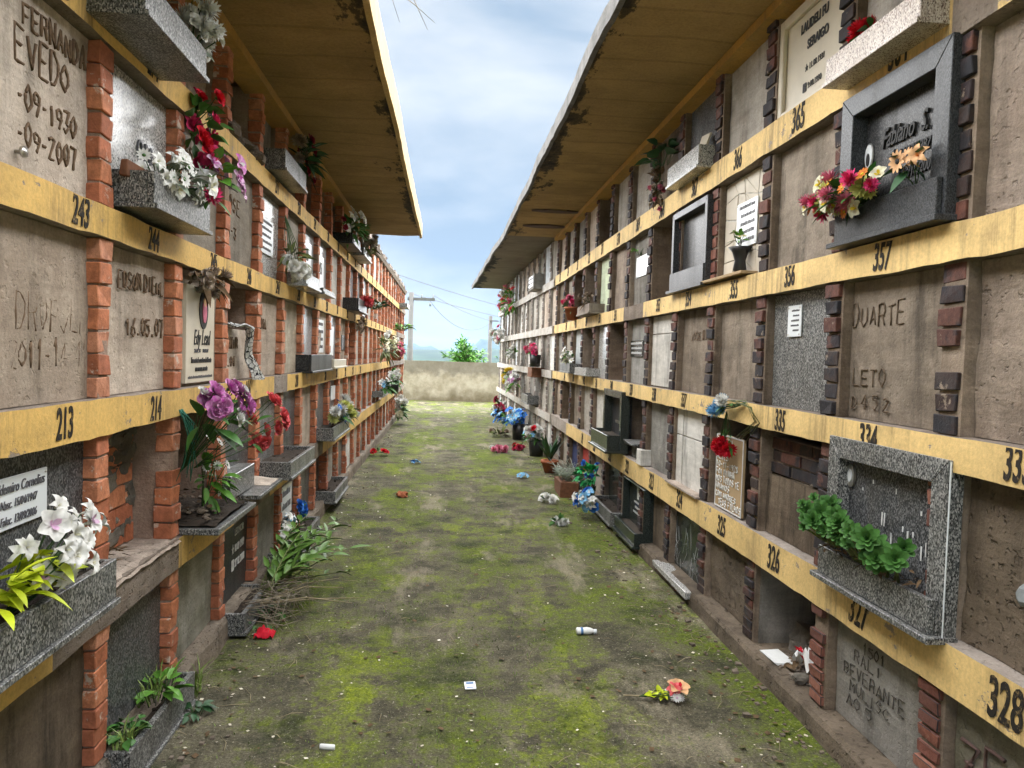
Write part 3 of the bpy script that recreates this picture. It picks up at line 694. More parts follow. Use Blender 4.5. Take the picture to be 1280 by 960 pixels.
mb = MB(); mb.lathe([(.006,-.03),(.006,.01),(.016,.011),(.016,.02),(.002,.022)], 8); mb.v = [WL.P(2.19 + p.x, -.035 + p.z, 2.10 + p.y) for p in mb.v]; mb.build('bolt', M['silver'], LF)
text(WL, 'O 5 8', .10, 3.06, -.041, 2.325, M['greyink'], LF, 'metal_lettering', .6, .1, .001, -.05, .004)
# ---- LEFT wall: planters
planter(WL, 2.72, 3.33, 2.055, 2.185, .128, 'gr_mid', 'grey granite planter holding white flowers, above number 244')
planter(WL, 2.47, 3.06, 2.61, 2.735, .19, 'gr_mid', 'grey granite planter high at upper left, with faded white flowers on its rim')
planter(WL, 4.84, 5.53, 2.70, 2.835, .115, 'gr_mid', 'grey granite planter just under the left soffit, beside the open niche of rubble')
planter(WL, 5.47, 6.05, 2.03, 2.13, .14, 'gr_pale', 'pale granite planter under a shiny panel, behind the hanging white roses')
planter(WL, 6.16, 6.74, 2.03, 2.08, .15, 'gr_mid', 'thin empty granite ledge box next to the pale planter in the third row')
planter(WL, 8.62, 9.5, 2.03, 2.18, .14, 'gr_black', 'black planter with a pink flower head, under two mirror-like panels')
planter(WL, 6.05, 7.10, 1.385, 1.535, .085, 'gr_black', 'black granite planter box below a glossy bluish panel, empty of flowers')
planter(WL, 7.15, 8.0, 1.40, 1.485, .10, 'cream', 'pale stone planter beyond the black planter box, at the foot of a white panel')
planter(WL, 1.75, 2.375, .775, .915, .16, 'gr_mid', 'long granite trough with white lilies and yellow-green leaves at lower left')
planter(WL, 4.81, 5.66, .74, .855, .19, 'gr_mid', 'granite planter in front of two grey granite panels, a little moss inside')
planter(WL, 6.82, 7.9, .75, .87, .157, 'gr_mid', 'worn granite planter filled with white, yellow and magenta flowers')
planter(WL, 2.66, 3.336, .0, .145, .09, 'gr_mid', 'low granite planter with green weeds at the foot of the left wall')
planter(WL, 4.07, 4.605, .02, .14, .11, 'gr_mid', 'granite planter of reddish soil under black slab with white lettering')
planter(WL, 5.2, 6.4, .04, .16, .12, 'gr_mid', 'long low granite planter with blue roses, behind the leafy cane plant')
planter(WL, 7.2, 8.1, .10, .22, .13, 'gr_mid', 'small low granite planter on the left near the red flowers lying on moss')
planter(WL, 7.9, 8.6, 2.69, 2.80, .15, 'gr_black', 'dark planter under the left soffit spilling white blossoms and leaves')
planter(WL, 8.85, 9.7, 2.69, 2.79, .16, 'gr_mid', 'granite planter with dried greenery near the end of the left roof')
planter(WL, 12.2, 13.2, .83, .93, .14, 'gr_mid', 'distant grey trough with pale blue and white flowers on the left wall')
# shelf of dirt
t = thing('stone_shelf', WL.P(3.7, .05, .70), 'broken stone shelf heaped with dark dirt under the purple bouquet', 'shelf')
mb = MB(); mb.box((3.39, -.4, .738), (4.02, .17, .765), 0, WL.P, .004); mb.build('slab', M['gr_mid'], t, bevel=.003)
mb = MB(); sd = 3.3
mb.grid(22, 14, lambda i, j: WL.P(3.41 + .59*i, -.5 + .65*j, .768 + .055*max(0, math.sin(math.pi*min(1, i*.95+.03)))*math.sin(math.pi*(.12+.78*j)) + .022*abs(noise.noise(V((i*9, j*7, sd))))), 0, False)
mb.build('dirt', M['soil'], t, fix=False)
mb = MB()
for _ in range(60): mb.lump(WL.P(U(3.42,3.98), U(-.3,.11), .80 + U(-.01,.02)), U(.006,.022), 0, (1, 1.3, .6))
mb.build('pebbles', M['stone'], t)
mb = MB()
for _ in range(40): leaf(mb, WL.P(U(3.42,3.98), U(-.3,.1), .83), (U(-1,1), U(-1,1), .1), U(.02,.05), U(.01,.025), 0)
mb.build('dead_leaves', M['deadleaf'], t, fix=False)
mb = MB(); mb.box((4.0, -.06, .768), (4.48, .045, .90), 0, WL.P, .004); tag(mb.build('stone_block', M['gr_mid'], bevel=.004), 'rough pinkish-grey stone block standing behind the dirt shelf', 'stone block')
mb = MB(); mb.box((4.2, -.07, .737), (4.78, .15, .762), 0, WL.P, .003); tag(mb.build('stone_ledge', M['gr_mid'], bevel=.003), 'tilted granite ledge with a heap of sandy soil, left of two grey panels', 'ledge')
mb = MB(); mb.grid(10, 6, lambda i, j: WL.P(4.5 + .26*i, -.06 + .19*j, .763 + .05*math.sin(math.pi*i)*(1-j) + .008*noise.noise(V((i*8, j*6, 1))))); tag(mb.build('sand_heap', M['tan'], fix=False), 'small heap of sandy soil lying on the tilted granite ledge', 'soil heap')
# broken infill of niche r1 i1
a, b = nicheL(1); z0, z1 = rowsL[1]
bricks_panel(WL, b-.26, b-.02, z0+.01, z1-.02, .16, [M['brick_l'], M['mortar_l']], left, ch=.085, bl=.17)
panel(WL, a, b-.27, z0+.003, z1-.003, .30, M['cement'], left, .003, fine=True)
mb = MB()
for _ in range(24): mb.lump(WL.P(U(b-.26, b+.0), U(-.165,-.155), U(z0+.04, z1-.04)), U(.02,.06), 0, (.16, 1.2, .8), .6)
mb.build('crumbled_mortar', M['cement'], left)
mb = MB(); sd = 2.2
mb.grid(26, 8, lambda i, j: WL.P(2.42 + .92*i, -.32 + .345*j, z0 + .004 + .016*abs(noise.noise(V((i*12, j*5, sd)))) - (.02 if j > .95 else 0)), 0, False); mb.build('rough_ledge', M['pinkish'], left, fix=False)
def debris(W, u0, u1, w0, w1, z, n, r, mat, name, label, cat, sq=(1,1,.6)):
    mb = MB()
    for _ in range(n): rr_ = U(*r); mb.lump(W.P(U(u0,u1), U(w0,w1), z + rr_*.4), rr_, 0, (U(.7,1.3), U(.7,1.3), sq[2]), .5)
    return tag(mb.build(name, M[mat]), label, cat)
mb = MB()
for _ in range(90): leaf(mb, WL.P(U(2.72, 3.0), U(-.25,-.06), z0+.02+U(0,.035)), (U(-1,1), U(-1,1), U(-.1,.3)), U(.03,.08), U(.006,.014), 0)
tag(mb.build('twig_heap', M['deadleaf'], fix=False), 'small heap of dead twigs in the shallow niche behind the white lilies', 'twigs')
a, b = nicheL(2); panel(WL, a, b, rowsL[1][0]+.003, rowsL[1][1]-.003, .40, M['sooty'], left, .004)
a, b = nicheL(3); z0, z1 = rowsL[2]
panel(WL, a, b, z0+.003, z0+.29, .045, M['tan'], left, .004, fine=True); scratch(WL, 'LEONIR', .06, a+.03, -.040, z0+.18, d0, left); scratch(WL, '28.04', .06, a+.03, -.040, z0+.08, d0, left)
bricks_panel(WL, a, b, z0+.29, z1-.10, .22, [M['brick_l'], M['mortar_l']], left)
debris(WL, *nicheL(3), -.45, -.02, rowsL[4][0], 26, (.04,.11), 'stone', 'rubble', 'broken brick and stone rubble in the dark niche under the left soffit', 'rubble')
debris(WL, *nicheL(6), -.4, -.05, rowsL[4][0], 10, (.03,.07), 'concrete', 'rubble', 'few broken stones in the dark niche beyond the soffit planter', 'rubble')
# ---- LEFT: plaques
def label_plate(W, u0, u1, z0, z1, w, lab, lines, mat='plaque', ink='ink', xs=.75, shear=.25, name='memorial_plaque', cat='plaque'):
    p = plate(W, u0, u1, z0, z1, w, mat, name, lab, cat)
    for s, du, dz, sz in lines: text(W, s, sz, (u0+u1)/2 + du, w+.002, z0 + (z1-z0)*dz, M[ink], p, 'lettering', xs, shear, 0)
    return p
label_plate(WL, 2.05, 2.355, 1.055, 1.20, -.036, 'white enamel name plate on dark granite below number 213', [('Valdemiro Cornelius', 0, .79, .042), ('Nasc. 15/04/1947', 0, .48, .034), ('Falec. 13/09/2006', 0, .17, .034)], ink='greyink')
p = plate(WL, 3.50, 3.905, 1.405, 1.86, -.022, 'cream', 'portrait_plaque', 'cream plaque with oval portrait and script, dried flowers on top', 'plaque', .02, None, False)
text(WL, 'Edy Lead', .105, 3.715, -.020, 1.615, M['ink'], p, 'lettering', .62, .3); text(WL, '26.02.38    10.08.07', .026, 3.71, -.020, 1.555, M['greyink'], p)
text(WL, 'Tua estrela continua brilhante', .036, 3.71, -.020, 1.510, M['ink'], p, 'lettering', .68, .3, .001); text(WL, 'em nossa mente', .036, 3.71, -.020, 1.470, M['ink'], p, 'lettering', .75, .3, .001)
marks(WL, 3.53, 3.88, 1.425, .014, -.022, 'greyink', p)
oval(WL, 3.735, -.022, 1.755, .062, .095, 'ink', p, 'portrait'); oval(WL, 3.74, -.019, 1.745, .03, .055, 'p_pink', p, 'portrait_figure'); oval(WL, 3.738, -.0185, 1.79, .017, .022, 'p_peach', p, 'portrait_figure')
def lined(W, u0, u1, z0, z1, w, lab, n=4, mat='plaque', ink='greyink', name='memorial_plaque', cat='plaque'):
    p = plate(W, u0, u1, z0, z1, w, mat, name, lab, cat)
    for k in range(n): marks(W, u0+.03, u1-.03-U(0,.05), z1 - (z1-z0)*(k+.8)/(n+.4), (z1-z0)/(n*2.4), w, ink, p)
    return p
lined(WL, 4.80, 5.20, 2.19, 2.42, -.034, 'white plaque of written tiles on pale granite, left of the hanging white roses', 5)
label_plate(WL, 6.20, 6.62, 2.20, 2.48, -.034, 'white panel with bold numerals 18 in the third row, left side', [('18', 0, .6, .16)], shear=0)
label_plate(WL, 6.90, 7.28, 2.14, 2.45, -.034, 'smaller white panel with numerals 15 beyond the 18 panel', [('15', 0, .6, .16)], shear=0)
lined(WL, 7.0, 7.35, 1.55, 1.86, -.034, 'white plaque with dark vertical lettering over the pale stone planter', 4)
plate(WL, 7.62, 7.95, 1.52, 1.82, -.03, 'plaque', 'memorial_plaque', 'blank white upright plaque on tan plaster, beyond the lettered one', 'plaque')
plate(WL, 8.55, 8.98, 1.58, 1.75, -.03, 'gr_black', 'memorial_plaque', 'small dark blue-grey plaque on plaster on the left wall', 'plaque')
plate(WL, 7.85, 8.15, 1.05, 1.2, -.03, 'plaque', 'memorial_plaque', 'narrow white plaque above the worn granite planter of mums', 'plaque')
lined(WL, 5.62, 5.98, .30, .54, -.036, 'white paper notice on dark granite near the blue roses', 2)
t = left; text(WL, 'LEONOR', .06, 4.50, -.040, .50, M['chalk'], t, 'lettering', .8); text(WL, '★ 18 09 1919', .062, 4.48, -.040, .405, M['chalk'], t, 'lettering', .72, 0, .001); text(WL, '✝ 27 02 2008', .062, 4.48, -.040, .315, M['chalk'], t, 'lettering', .72, 0, .001)
# ---- LEFT: flowers and plants
bouquet('silk_roses', 'red silk roses hanging on the brick column under the high planter', WL.P(3.42, .03, 2.55), [('rose','hotpink','leaf',6,.068),('rose','red','leaf',3,.062)], (.05,.10,.14), 34, FL, group='silk flower bouquets', lsize=(.07,.045), lm='leaf')
bouquet('silk_orchids', 'purple and white orchid spray in a grey cup beside red roses', WL.P(3.45, .05, 2.32), [('orchid','lilac','p_purple',4,.065),('orchid','purple','p_white',2,.06),('mum','hotpink','leaf',1,.05)], (.06,.09,.10), 26, FL, group='silk flower bouquets', lsize=(.09,.05), lm='fresh', vase=('vase', .06, .20, 'greyplastic'), shift=(.06,0,.02), stem_at=WL.P(3.40, .06, 2.34))
bouquet('white_flowers', 'white and silver artificial flowers filling the planter above 244', WL.P(3.0, .05, 2.17), [('lily','white','p_cream',12,.06),('daisy','white','leaf',12,.035),('orchid','white','p_cream',4,.06)], (.07,.26,.06), 36, FL, group='silk flower bouquets', shift=(0,0,.06), lm='greyleaf')
mb = MB(); mb.box((2.70,.02,2.16),(3.0,.045,2.215),0,WL.P,.004); tag(mb.build('clay_tile', M['rust'], bevel=.003), 'brown clay tile leaning in the planter above number 244', 'tile')
bouquet('carnation', 'single pink carnation sticking out of the planter above 244', WL.P(3.28, .14, 2.2), [('mum','hotpink','leaf',1,.055)], (.01,.01,.01), 6, FL, group='silk flower bouquets')
mb = MB()
bouquet('white_flowers', 'faded white cloth flowers on the rim of the high left planter', WL.P(3.12, .10, 2.74), [('mum','white','leaf',9,.055),('rose','white','leaf',5,.05)], (.05,.14,.10), 6, FL, group='silk flower bouquets', shift=(0,0,.11), lm='greyleaf')
bouquet('dried_flowers', 'dried beige flowers and fan leaves over the cream portrait plaque', WL.P(3.62, .01, 1.90), [('rose','dead','deadleaf',6,.055),('mum','dead','deadleaf',3,.045)], (.04,.17,.05), 22, (1,0,-.3), group='silk flower bouquets', lm='deadleaf', lsize=(.10,.035))
bouquet('hanging_roses', 'upside-down bunch of white rosebuds hung by a cord on the left wall', WL.P(5.35, .05, 2.22), [('rose','white','leaf',6,.075)], (.06,.22,.06), 30, (.9,-.6,-.3), group='silk flower bouquets', shift=(0,0,-.10), lm='olive', lsize=(.10,.04), stem_at=WL.P(5.3, .02, 2.50))
bouquet('silk_roses', 'large purple, white and coral rose bouquet in front of number 215', WL.P(3.42, .08, 1.18), [('rose','purple','leaf',9,.072),('rose','white','leaf',3,.06)], (.06,.16,.08), 16, FL, group='silk flower bouquets', shift=(.05,-.02,.15), lsize=(.11,.06), stem_at=WL.P(3.38, .0, 1.02))
bouquet('silk_roses', 'coral red roses at the right of the purple bouquet', WL.P(3.72, .10, 1.16), [('rose','coral','leaf',6,.066)], (.06,.10,.10), 6, FL, group='silk flower bouquets', shift=(.12,.10,.06), stem_at=WL.P(3.5, .02, 1.02))
bouquet('white_sprig', 'leafy sprig with small white blooms growing over the dirt shelf', WL.P(3.62, .02, .82), [('daisy','white','leaf',6,.03)], (.05,.09,.12), 40, FL, cat='plant', shift=(.03,0,.18), lm='fresh', lsize=(.08,.035))
mb = MB()
for k in range(14): mb.tube([WL.P(3.32+U(0,.05), .01, 1.30), WL.P(3.36+U(-.05,.1), .05, 1.2+U(-.05,.05)), WL.P(3.40+U(-.12,.06), U(0,.08), U(.95,1.1))], [.003,.003,.0015], 4)
tag(mb.build('teal_stems', M['teal'], fix=False), 'dangling teal plastic stems behind the purple bouquet', 'flower stems')
bouquet('silk_lilies', 'white lilies with yellow-green leaves in the long trough at lower left', WL.P(2.05, .09, .92), [('lily','white','p_cream',14,.050),('orchid','white','p_lilac',3,.055)], (.05,.17,.085), 0, FL, group='silk flower bouquets', shift=(.02,.04,.13), stem_at=WL.P(1.95, .07, .88))
lb = MB()
for k in range(34):
    p = WL.P(1.96+U(-.13,.12), .10+U(-.03,.05), .95+U(-.02,.07)); leaf(lb, p, (U(.2,1), U(-1,1), U(-.2,.8)), U(.07,.12), U(.03,.05), U(.1,.4))
tag(lb.build('bright_leaves', M['lime_leaf'], fix=False), 'bright yellow-green plastic leaves among the white lilies', 'plastic leaves')
def leafy(W, name, label, u, w, z, n, L, wd, mat, spread=.1, up=.8, cat='plant', group=None):
    P = W.P(u, w, z); t = thing(name, P, label, cat, group); lb = MB(); sb = MB()
    for k in range(n):
        a = U(0, 6.28); r = U(0, spread); p = P + V((r*math.cos(a)*.5, r*math.sin(a), 0)); h = U(.02, L*.9)
        tip = p + V((math.cos(a)*L*.3, math.sin(a)*L*.3, h)); sb.tube([p, tip], .002, 4)
        leaf(lb, tip, (math.cos(a), math.sin(a), U(-.1, up)), L*U(.6,1.2), wd*U(.7,1.2), U(.1,.5))
    lb.build('foliage', M[mat], t, fix=False); sb.build('stem', M['stem'], t, fix=False); return t
def grass(P, n, h, spread, mat, label, name='grass_tuft', group=None):
    mb = MB(); P = V(P)
    for k in range(n):
        a = U(0, 6.28); p = P + V((U(-1,1)*spread[0], U(-1,1)*spread[1], 0)); hh = h*U(.5,1.1); w = U(.002,.004); dx = V((math.cos(a), math.sin(a), 0)); s = V((-dx.y, dx.x, 0))*w
        q = p + dx*hh*.25 + V((0,0,hh*.6)); e = p + dx*hh*.7 + V((0,0,hh*U(.6,1)))
        mb.add([p-s, p+s, q+s*.8, q-s*.8, e], [(0,1,2,3),(3,2,4)])
    return tag(mb.build(name, M[mat], fix=False), label, 'grass', group)
leafy(WL, 'weed_plant', 'bright green broad-leaved weed in the low left planter, far end', 3.12, .02, .13, 26, .085, .045, 'fresh', .10)
leafy(WL, 'weed_plant', 'low green weed at the near end of the low left planter', 2.80, .03, .13, 30, .055, .035, 'leaf', .10, .4)
leafy(WL, 'weed_plant', 'small grey-green weed on the ground at the left kerb corner', 3.22, .13, .0, 16, .05, .03, 'darkleaf', .05, .3)
grass(WL.P(3.15, .0, .12), 40, .15, (.03,.12), 'grassblade', 'thin grass blades standing among weeds in low left planter')
grass(WL.P(3.43, .06, .0), 30, .17, (.02,.05), 'grassblade', 'upright grass tuft growing between kerb and path at left')
grass(WL.P(2.72, .04, .12), 30, .10, (.03,.06), 'grassblade', 'short grass at the near corner of the low left planter')
def canes(label, P, specs, name='cane_plant'):
    t = thing(name, P, label, 'plant'); lb = MB(); sb = MB(); P = V(P)
    for dx, dy, h, n, L in specs:
        p0 = P + V((U(-.04,.04), U(-.12,.12), 0)); pts = []
        for k in range(9):
            q = k/8; pts.append(p0 + V((dx*q**1.2, dy*q**1.2, h*q*(1.25-.35*q) - .12*q**3*abs(dx))))
        sb.tube(pts, [.006*(1-.6*k/8) for k in range(9)], 5)
        for k in range(n):
            q = .25 + .75*k/n; i = min(7, int(q*8)); a = pts[i].lerp(pts[i+1], q*8-i); d = (pts[i+1]-pts[i]).normalized(); s = d.cross(V((0,0,1))).normalized()*(1 if k % 2 else -1)
            leaf(lb, a, d*.9 + s*.8 + V((0,0,.25)), L*U(.8,1.2), L*.26, U(.1,.5))
    lb.build('foliage', M['caneleaf'], t, fix=False); sb.build('stem', M['olive'], t, fix=False); return t
canes('leaning cane orchid plant with long green leaves reaching over the path', WL.P(4.50, .12, .12), [(U(.05,.34), U(.1,.65), U(.18,.42), 11, U(.11,.16)) for _ in range(13)] + [(.42,.75,.16,8,.13),(.5,.5,.05,7,.12),(.33,.95,.3,9,.13)])
mb = MB()
for k in range(70):
    p = WL.P(4.35+U(-.3,.4), .10+U(-.06,.1), .12+U(-.03,.1)); mb.tube([p, p + V((U(.03,.2), U(-.1,.2), U(-.06,.06))), p + V((U(.1,.3), U(-.2,.35), U(-.16,-.02)))], [.003,.0022,.001], 4)
tag(mb.build('dry_roots', M['twig'], fix=False), 'tangle of dry grey roots and twigs spilling onto the path at left', 'dry roots')
mb = MB()
for dx, dy, h in ((.42,.3,.0),(.5,.1,-.03),(.36,.55,-.02),(.55,.35,-.08)):
    p = WL.P(4.3, .14, .12); mb.tube([p, p + V((dx*.5, dy*.5, .05+h)), p + V((dx, dy, h))], [.005,.004,.002], 5)
tag(mb.build('bare_stems', M['straw'], fix=False), 'long bare pale stems arching out from the cane plant', 'stems')
leafy(WL, 'weed_plant', 'thin green creeper under the granite planter of reddish soil', 4.35, .16, .02, 30, .06, .022, 'leaf', .22, .3)
bouquet('silk_roses', 'blue silk roses and buds in the long low planter', WL.P(5.75, .06, .16), [('rose','blue','leaf',5,.06)], (.05,.12,.06), 8, FL, group='silk flower bouquets', shift=(.03,.02,.22))
bouquet('silk_lilies', 'pale blue-white lilies left of the blue roses', WL.P(5.15, .08, .16), [('lily','sky','p_white',5,.06),('lily','white','p_cream',5,.06)], (.05,.16,.07), 16, FL, group='silk flower bouquets', shift=(.02,0,.21))
bouquet('mixed_flowers', 'white, yellow and magenta mums filling the worn granite planter', WL.P(7.6, .10, .87), [('mum','white','leaf',9,.07),('mum','lemon','leaf',6,.075),('orchid','magenta','p_purple',2,.08),('daisy','blue','p_white',5,.045)], (.06,.58,.10), 44, FL, group='silk flower bouquets', shift=(0,0,.10), lsize=(.09,.04))
bouquet('white_flowers', 'white blossoms with broad leaves in dark planter under left soffit', WL.P(8.0, .12, 2.80), [('orchid','white','p_cream',9,.075),('rose','white','leaf',4,.06),('rose','wine','leaf',3,.05)], (.07,.42,.11), 60, FL, group='silk flower bouquets', shift=(0,-.1,.06), lsize=(.11,.06))
bouquet('dried_flowers', 'dusty pink and cream blooms with dry leaves near the left roof end', WL.P(9.3, .12, 2.80), [('mum','dead','deadleaf',6,.07),('rose','cream','leaf',3,.07),('rose','wine','leaf',3,.055)], (.06,.40,.10), 50, FL, group='silk flower bouquets', shift=(0,0,.07), lm='olive', lsize=(.09,.04))
bouquet('dried_flowers', 'dark dried bouquet wedged under the soffit behind the granite planter', WL.P(5.65, .06, 2.98), [('mum','dead','deadleaf',4,.06),('rose','wine','deadleaf',4,.06)], (.05,.25,.12), 46, FL, group='silk flower bouquets', lm='darkleaf', lsize=(.13,.05))
bouquet('pink_flower', 'round pink flower head on the black planter, left wall third row', WL.P(9.3, .14, 2.2), [('mum','coral','leaf',3,.09)], (.03,.08,.04), 8, FL, group='silk flower bouquets')
leafy(WL, 'fern_plant', 'dark green bushy plant hanging on the left wall past the pink flower', 10.75, .10, 2.17, 70, .11, .05, 'darkleaf', .25)
bouquet('dried_flowers', 'brown dried wreath hung above the second row on the left', WL.P(9.6, .04, 1.9), [('rose','dead','deadleaf',5,.06)], (.03,.22,.08), 24, FL, group='silk flower bouquets', lm='deadleaf')
# far left
bouquet('mixed_flowers', 'bushy greenery with cream lilies on the far left wall', WL.P(12.3, .13, 1.55), [('lily','cream','p_yellow',8,.09),('mum','white','leaf',4,.08)], (.10,.8,.20), 110, FL, group='silk flower bouquets', lm='olive', lsize=(.15,.045), shift=(0,0,.12))
bouquet('pink_flowers', 'pink blooms in a clay pot at far left end of second row', WL.P(15.2, .14, 1.62), [('rose','pink','leaf',8,.11)], (.06,.4,.10), 30, FL, group='silk flower bouquets', vase=('pot', .13, .22, 'terracotta'), lsize=(.13,.045))
bouquet('white_flowers', 'white flowers in a dark bucket low on the far left wall', WL.P(14.2, .14, 1.05), [('mum','white','leaf',8,.09)], (.06,.35,.12), 30, FL, group='silk flower bouquets', vase=('bucket', .14, .26, 'blackplastic'), lsize=(.16,.06), shift=(0,0,.08))
bouquet('white_flowers', 'lilac-white flowers lying in the distant grey trough', WL.P(12.7, .1, .95), [('lily','white','p_lilac',9,.09),('lily','sky','p_white',4,.08)], (.06,.5,.08), 40, FL, group='silk flower bouquets', lsize=(.16,.06), shift=(0,0,.06))
bouquet('mixed_flowers', 'pale flowers and dark leaves standing on the ground at far left', WL.P(16.2, .18, .12), [('mum','white','leaf',6,.12),('mum','cream','leaf',4,.11)], (.12,.45,.22), 60, FL, group='silk flower bouquets', lsize=(.15,.06), shift=(0,0,.28), lm='leaf')
leafy(WL, 'hanging_fern', 'green fern tuft on top of the bare far left wall end', 16.9, .10, 2.05, 90, .16, .045, 'fresh', .35)
planter(WL, 17.6, 18.5, 2.62, 2.72, .2, 'gr_mid', 'small shelf box jutting out near the far left corner')
# scarf
pts = [(3.98,1.80,-.15),(4.02,1.72,-.03),(4.05,1.695,.03)]
mb = MB(); n = 22; sd = 6
def sc(i, j):
    if i < .35: u = 4.14 + .3*i/.35*.6; z = 1.70 - .008*math.sin(i*30); w = -.14 + .17*i/.35
    else: k = (i-.35)/.65; u = 4.32 + .22*k; z = 1.70 - .31*k; w = .05 - .03*math.sin(k*3)
    wid = .055 + .035*i
    return WL.P(u + (j-.5)*wid*1.6, w + .018*math.sin(j*9 + i*5) + .01*noise.noise(V((i*5, j*4, sd))), z + .02*noise.noise(V((i*6, j*5, 3))))
mb.grid(30, 10, sc); k0 = len(mb.v); mb.v += [p + V((.004,0,.002)) for p in mb.v]; mb.f += [[q + k0 for q in f] for f in mb.f]; mb.m *= 2; mb.sm *= 2
t = NT('printed_cloth', .9, .1); pt = t.voro(38, None, 'DISTANCE_TO_EDGE', 'Distance'); M['scarf'] = t.col(t.mix(t.ramp(t.math('ADD', pt, t.math('MULTIPLY', t.noise(20), .25)), [(.17,0),(.2,1)]), (.03,.03,.035), (.62,.62,.6)))
tag(mb.build('scarf', M['scarf'], fix=False), 'black and white patterned scarf draped out of the open niche at 246', 'scarf')
# ------------------------------------------------------------------ RIGHT wall
s2 = M['scratch']; g2 = M['scratch_grey']
f = framed(WR, 2.32, 3.0, 2.065, 2.67, .035, 'gr_frame', 'gr_black', 'polished black granite memorial with oval portrait and script name, flowers in its planter', .085, .145, .055)
text(WR, 'Fabiano  S.', .105, 2.655, -.025, 2.455, M['ink'], f, 'metal_lettering', .62, .35, .0012, 0, .005)
text(WR, '★ 14/07/1987', .058, 2.62, -.026, 2.37, M['ink'], f, 'metal_lettering', .72, .2, .001, 0, .004); text(WR, '✝ 13/10/2009', .058, 2.60, -.026, 2.295, M['ink'], f, 'metal_lettering', .72, .2, .001, 0, .004)
oval(WR, 2.885, -.027, 2.42, .030, .052, 'silver', f, 'portrait'); oval(WR, 2.885, -.0225, 2.42, .025, .046, 'plaque', f, 'portrait_figure', .002); oval(WR, 2.885, -.020, 2.405, .012, .026, 'ink', f, 'portrait_figure', .002)
f = framed(WR, 2.245, 3.0, .69, 1.285, .025, 'gr_mid', 'gr_dark', 'grey granite framed memorial with worn white lettering and succulents below number 334', .085, .135, .06)
oval(WR, 2.90, -.028, 1.13, .028, .048, 'silver', f, 'round_emblem', .01); oval(WR, 2.90, -.0175, 1.13, .014, .026, 'plaque', f, 'emblem_face', .004)
mb = MB()
for u, z, l in ((2.68,1.0,.05),(2.665,1.0,.05),(2.55,.99,.02),(2.52,.975,.03),(2.49,.985,.02),(2.75,.93,.02),(2.70,.92,.03),(2.45,1.07,.015),(2.62,.94,.04),(2.60,1.12,.02),(2.75,1.13,.015),(2.44,.93,.05),(2.415,.95,.05),(2.40,.915,.012),(2.56,.93,.02),(2.82,1.09,.012)):
    mb.box((u-.003,-.029,z-l/2),(u+.003,-.0265,z+l/2),0,WR.P,.001)
mb.build('lettering_remains', M['chalk'], f)
mb = MB(); mb.box((2.2400,.019,.70),(2.2435,.0225,1.28),0,WR.P,.0005); mb.build('grout_edge', M['plaque'], f)
planter(WR, 2.38, 3.0, 2.72, 2.835, .115, 'gr_pink', 'light speckled granite planter high at upper right, with a red flower')
planter(WR, 4.62, 5.28, 2.80, 2.945, .10, 'gr_light', 'grey granite planter under the right soffit holding a leaning white card')
framed(WR, 4.60, 5.33, 2.06, 2.63, .034, 'gr_frame', 'gr_black', 'deep grey granite frame memorial around dark polished slab above number 354', .045, .14, .045)
f = framed(WR, 6.64, 7.42, .715, 1.275, .05, 'gr_green', 'gr_black', 'dark green granite frame memorial with glass-like slab and box planter', .065, .16, .17)
marks(WR, 6.85, 7.2, .95, .03, -.028, 'silver', f)
# cream marble with lettering (top row)
a, b = nicheR(2); z0, z1 = rowsR[4]
t = plate(WR, a-.02, b+.02, z0+.005, z1-.06, -.045, 'cream', 'marble_tombstone', 'cream marble panel with raised border and dark engraved name under the soffit', 'memorial', .03, None, False)
mb = MB()
for q in ((a-.02, a+.035, z0+.006, z1-.061), (b-.035, b+.02, z0+.006, z1-.061)): mb.box((q[0], -.044, q[2]), (q[1], -.02, q[3]), 0, WR.P)
mb.box((a+.036, -.044, z1-.11), (b-.036, -.02, z1-.061), 0, WR.P); mb.box((a+.036, -.044, z0+.006), (b-.036, -.02, z0+.04), 0, WR.P); mb.build('border', M['cream'], t, bevel=.004)
text(WR, 'LAUDELI FU', .062, 3.44, -.042, 3.205, M['ink'], t, 'lettering', .8, 0, .002); text(WR, 'SERAIGO', .062, 3.40, -.042, 3.11, M['ink'], t, 'lettering', .8, 0, .002)
text(WR, '★ 11.08.1931', .042, 3.42, -.042, 3.0, M['ink'], t, 'lettering', .8); text(WR, '✝ 9.08.1990', .042, 3.44, -.042, 2.91, M['ink'], t, 'lettering', .8)
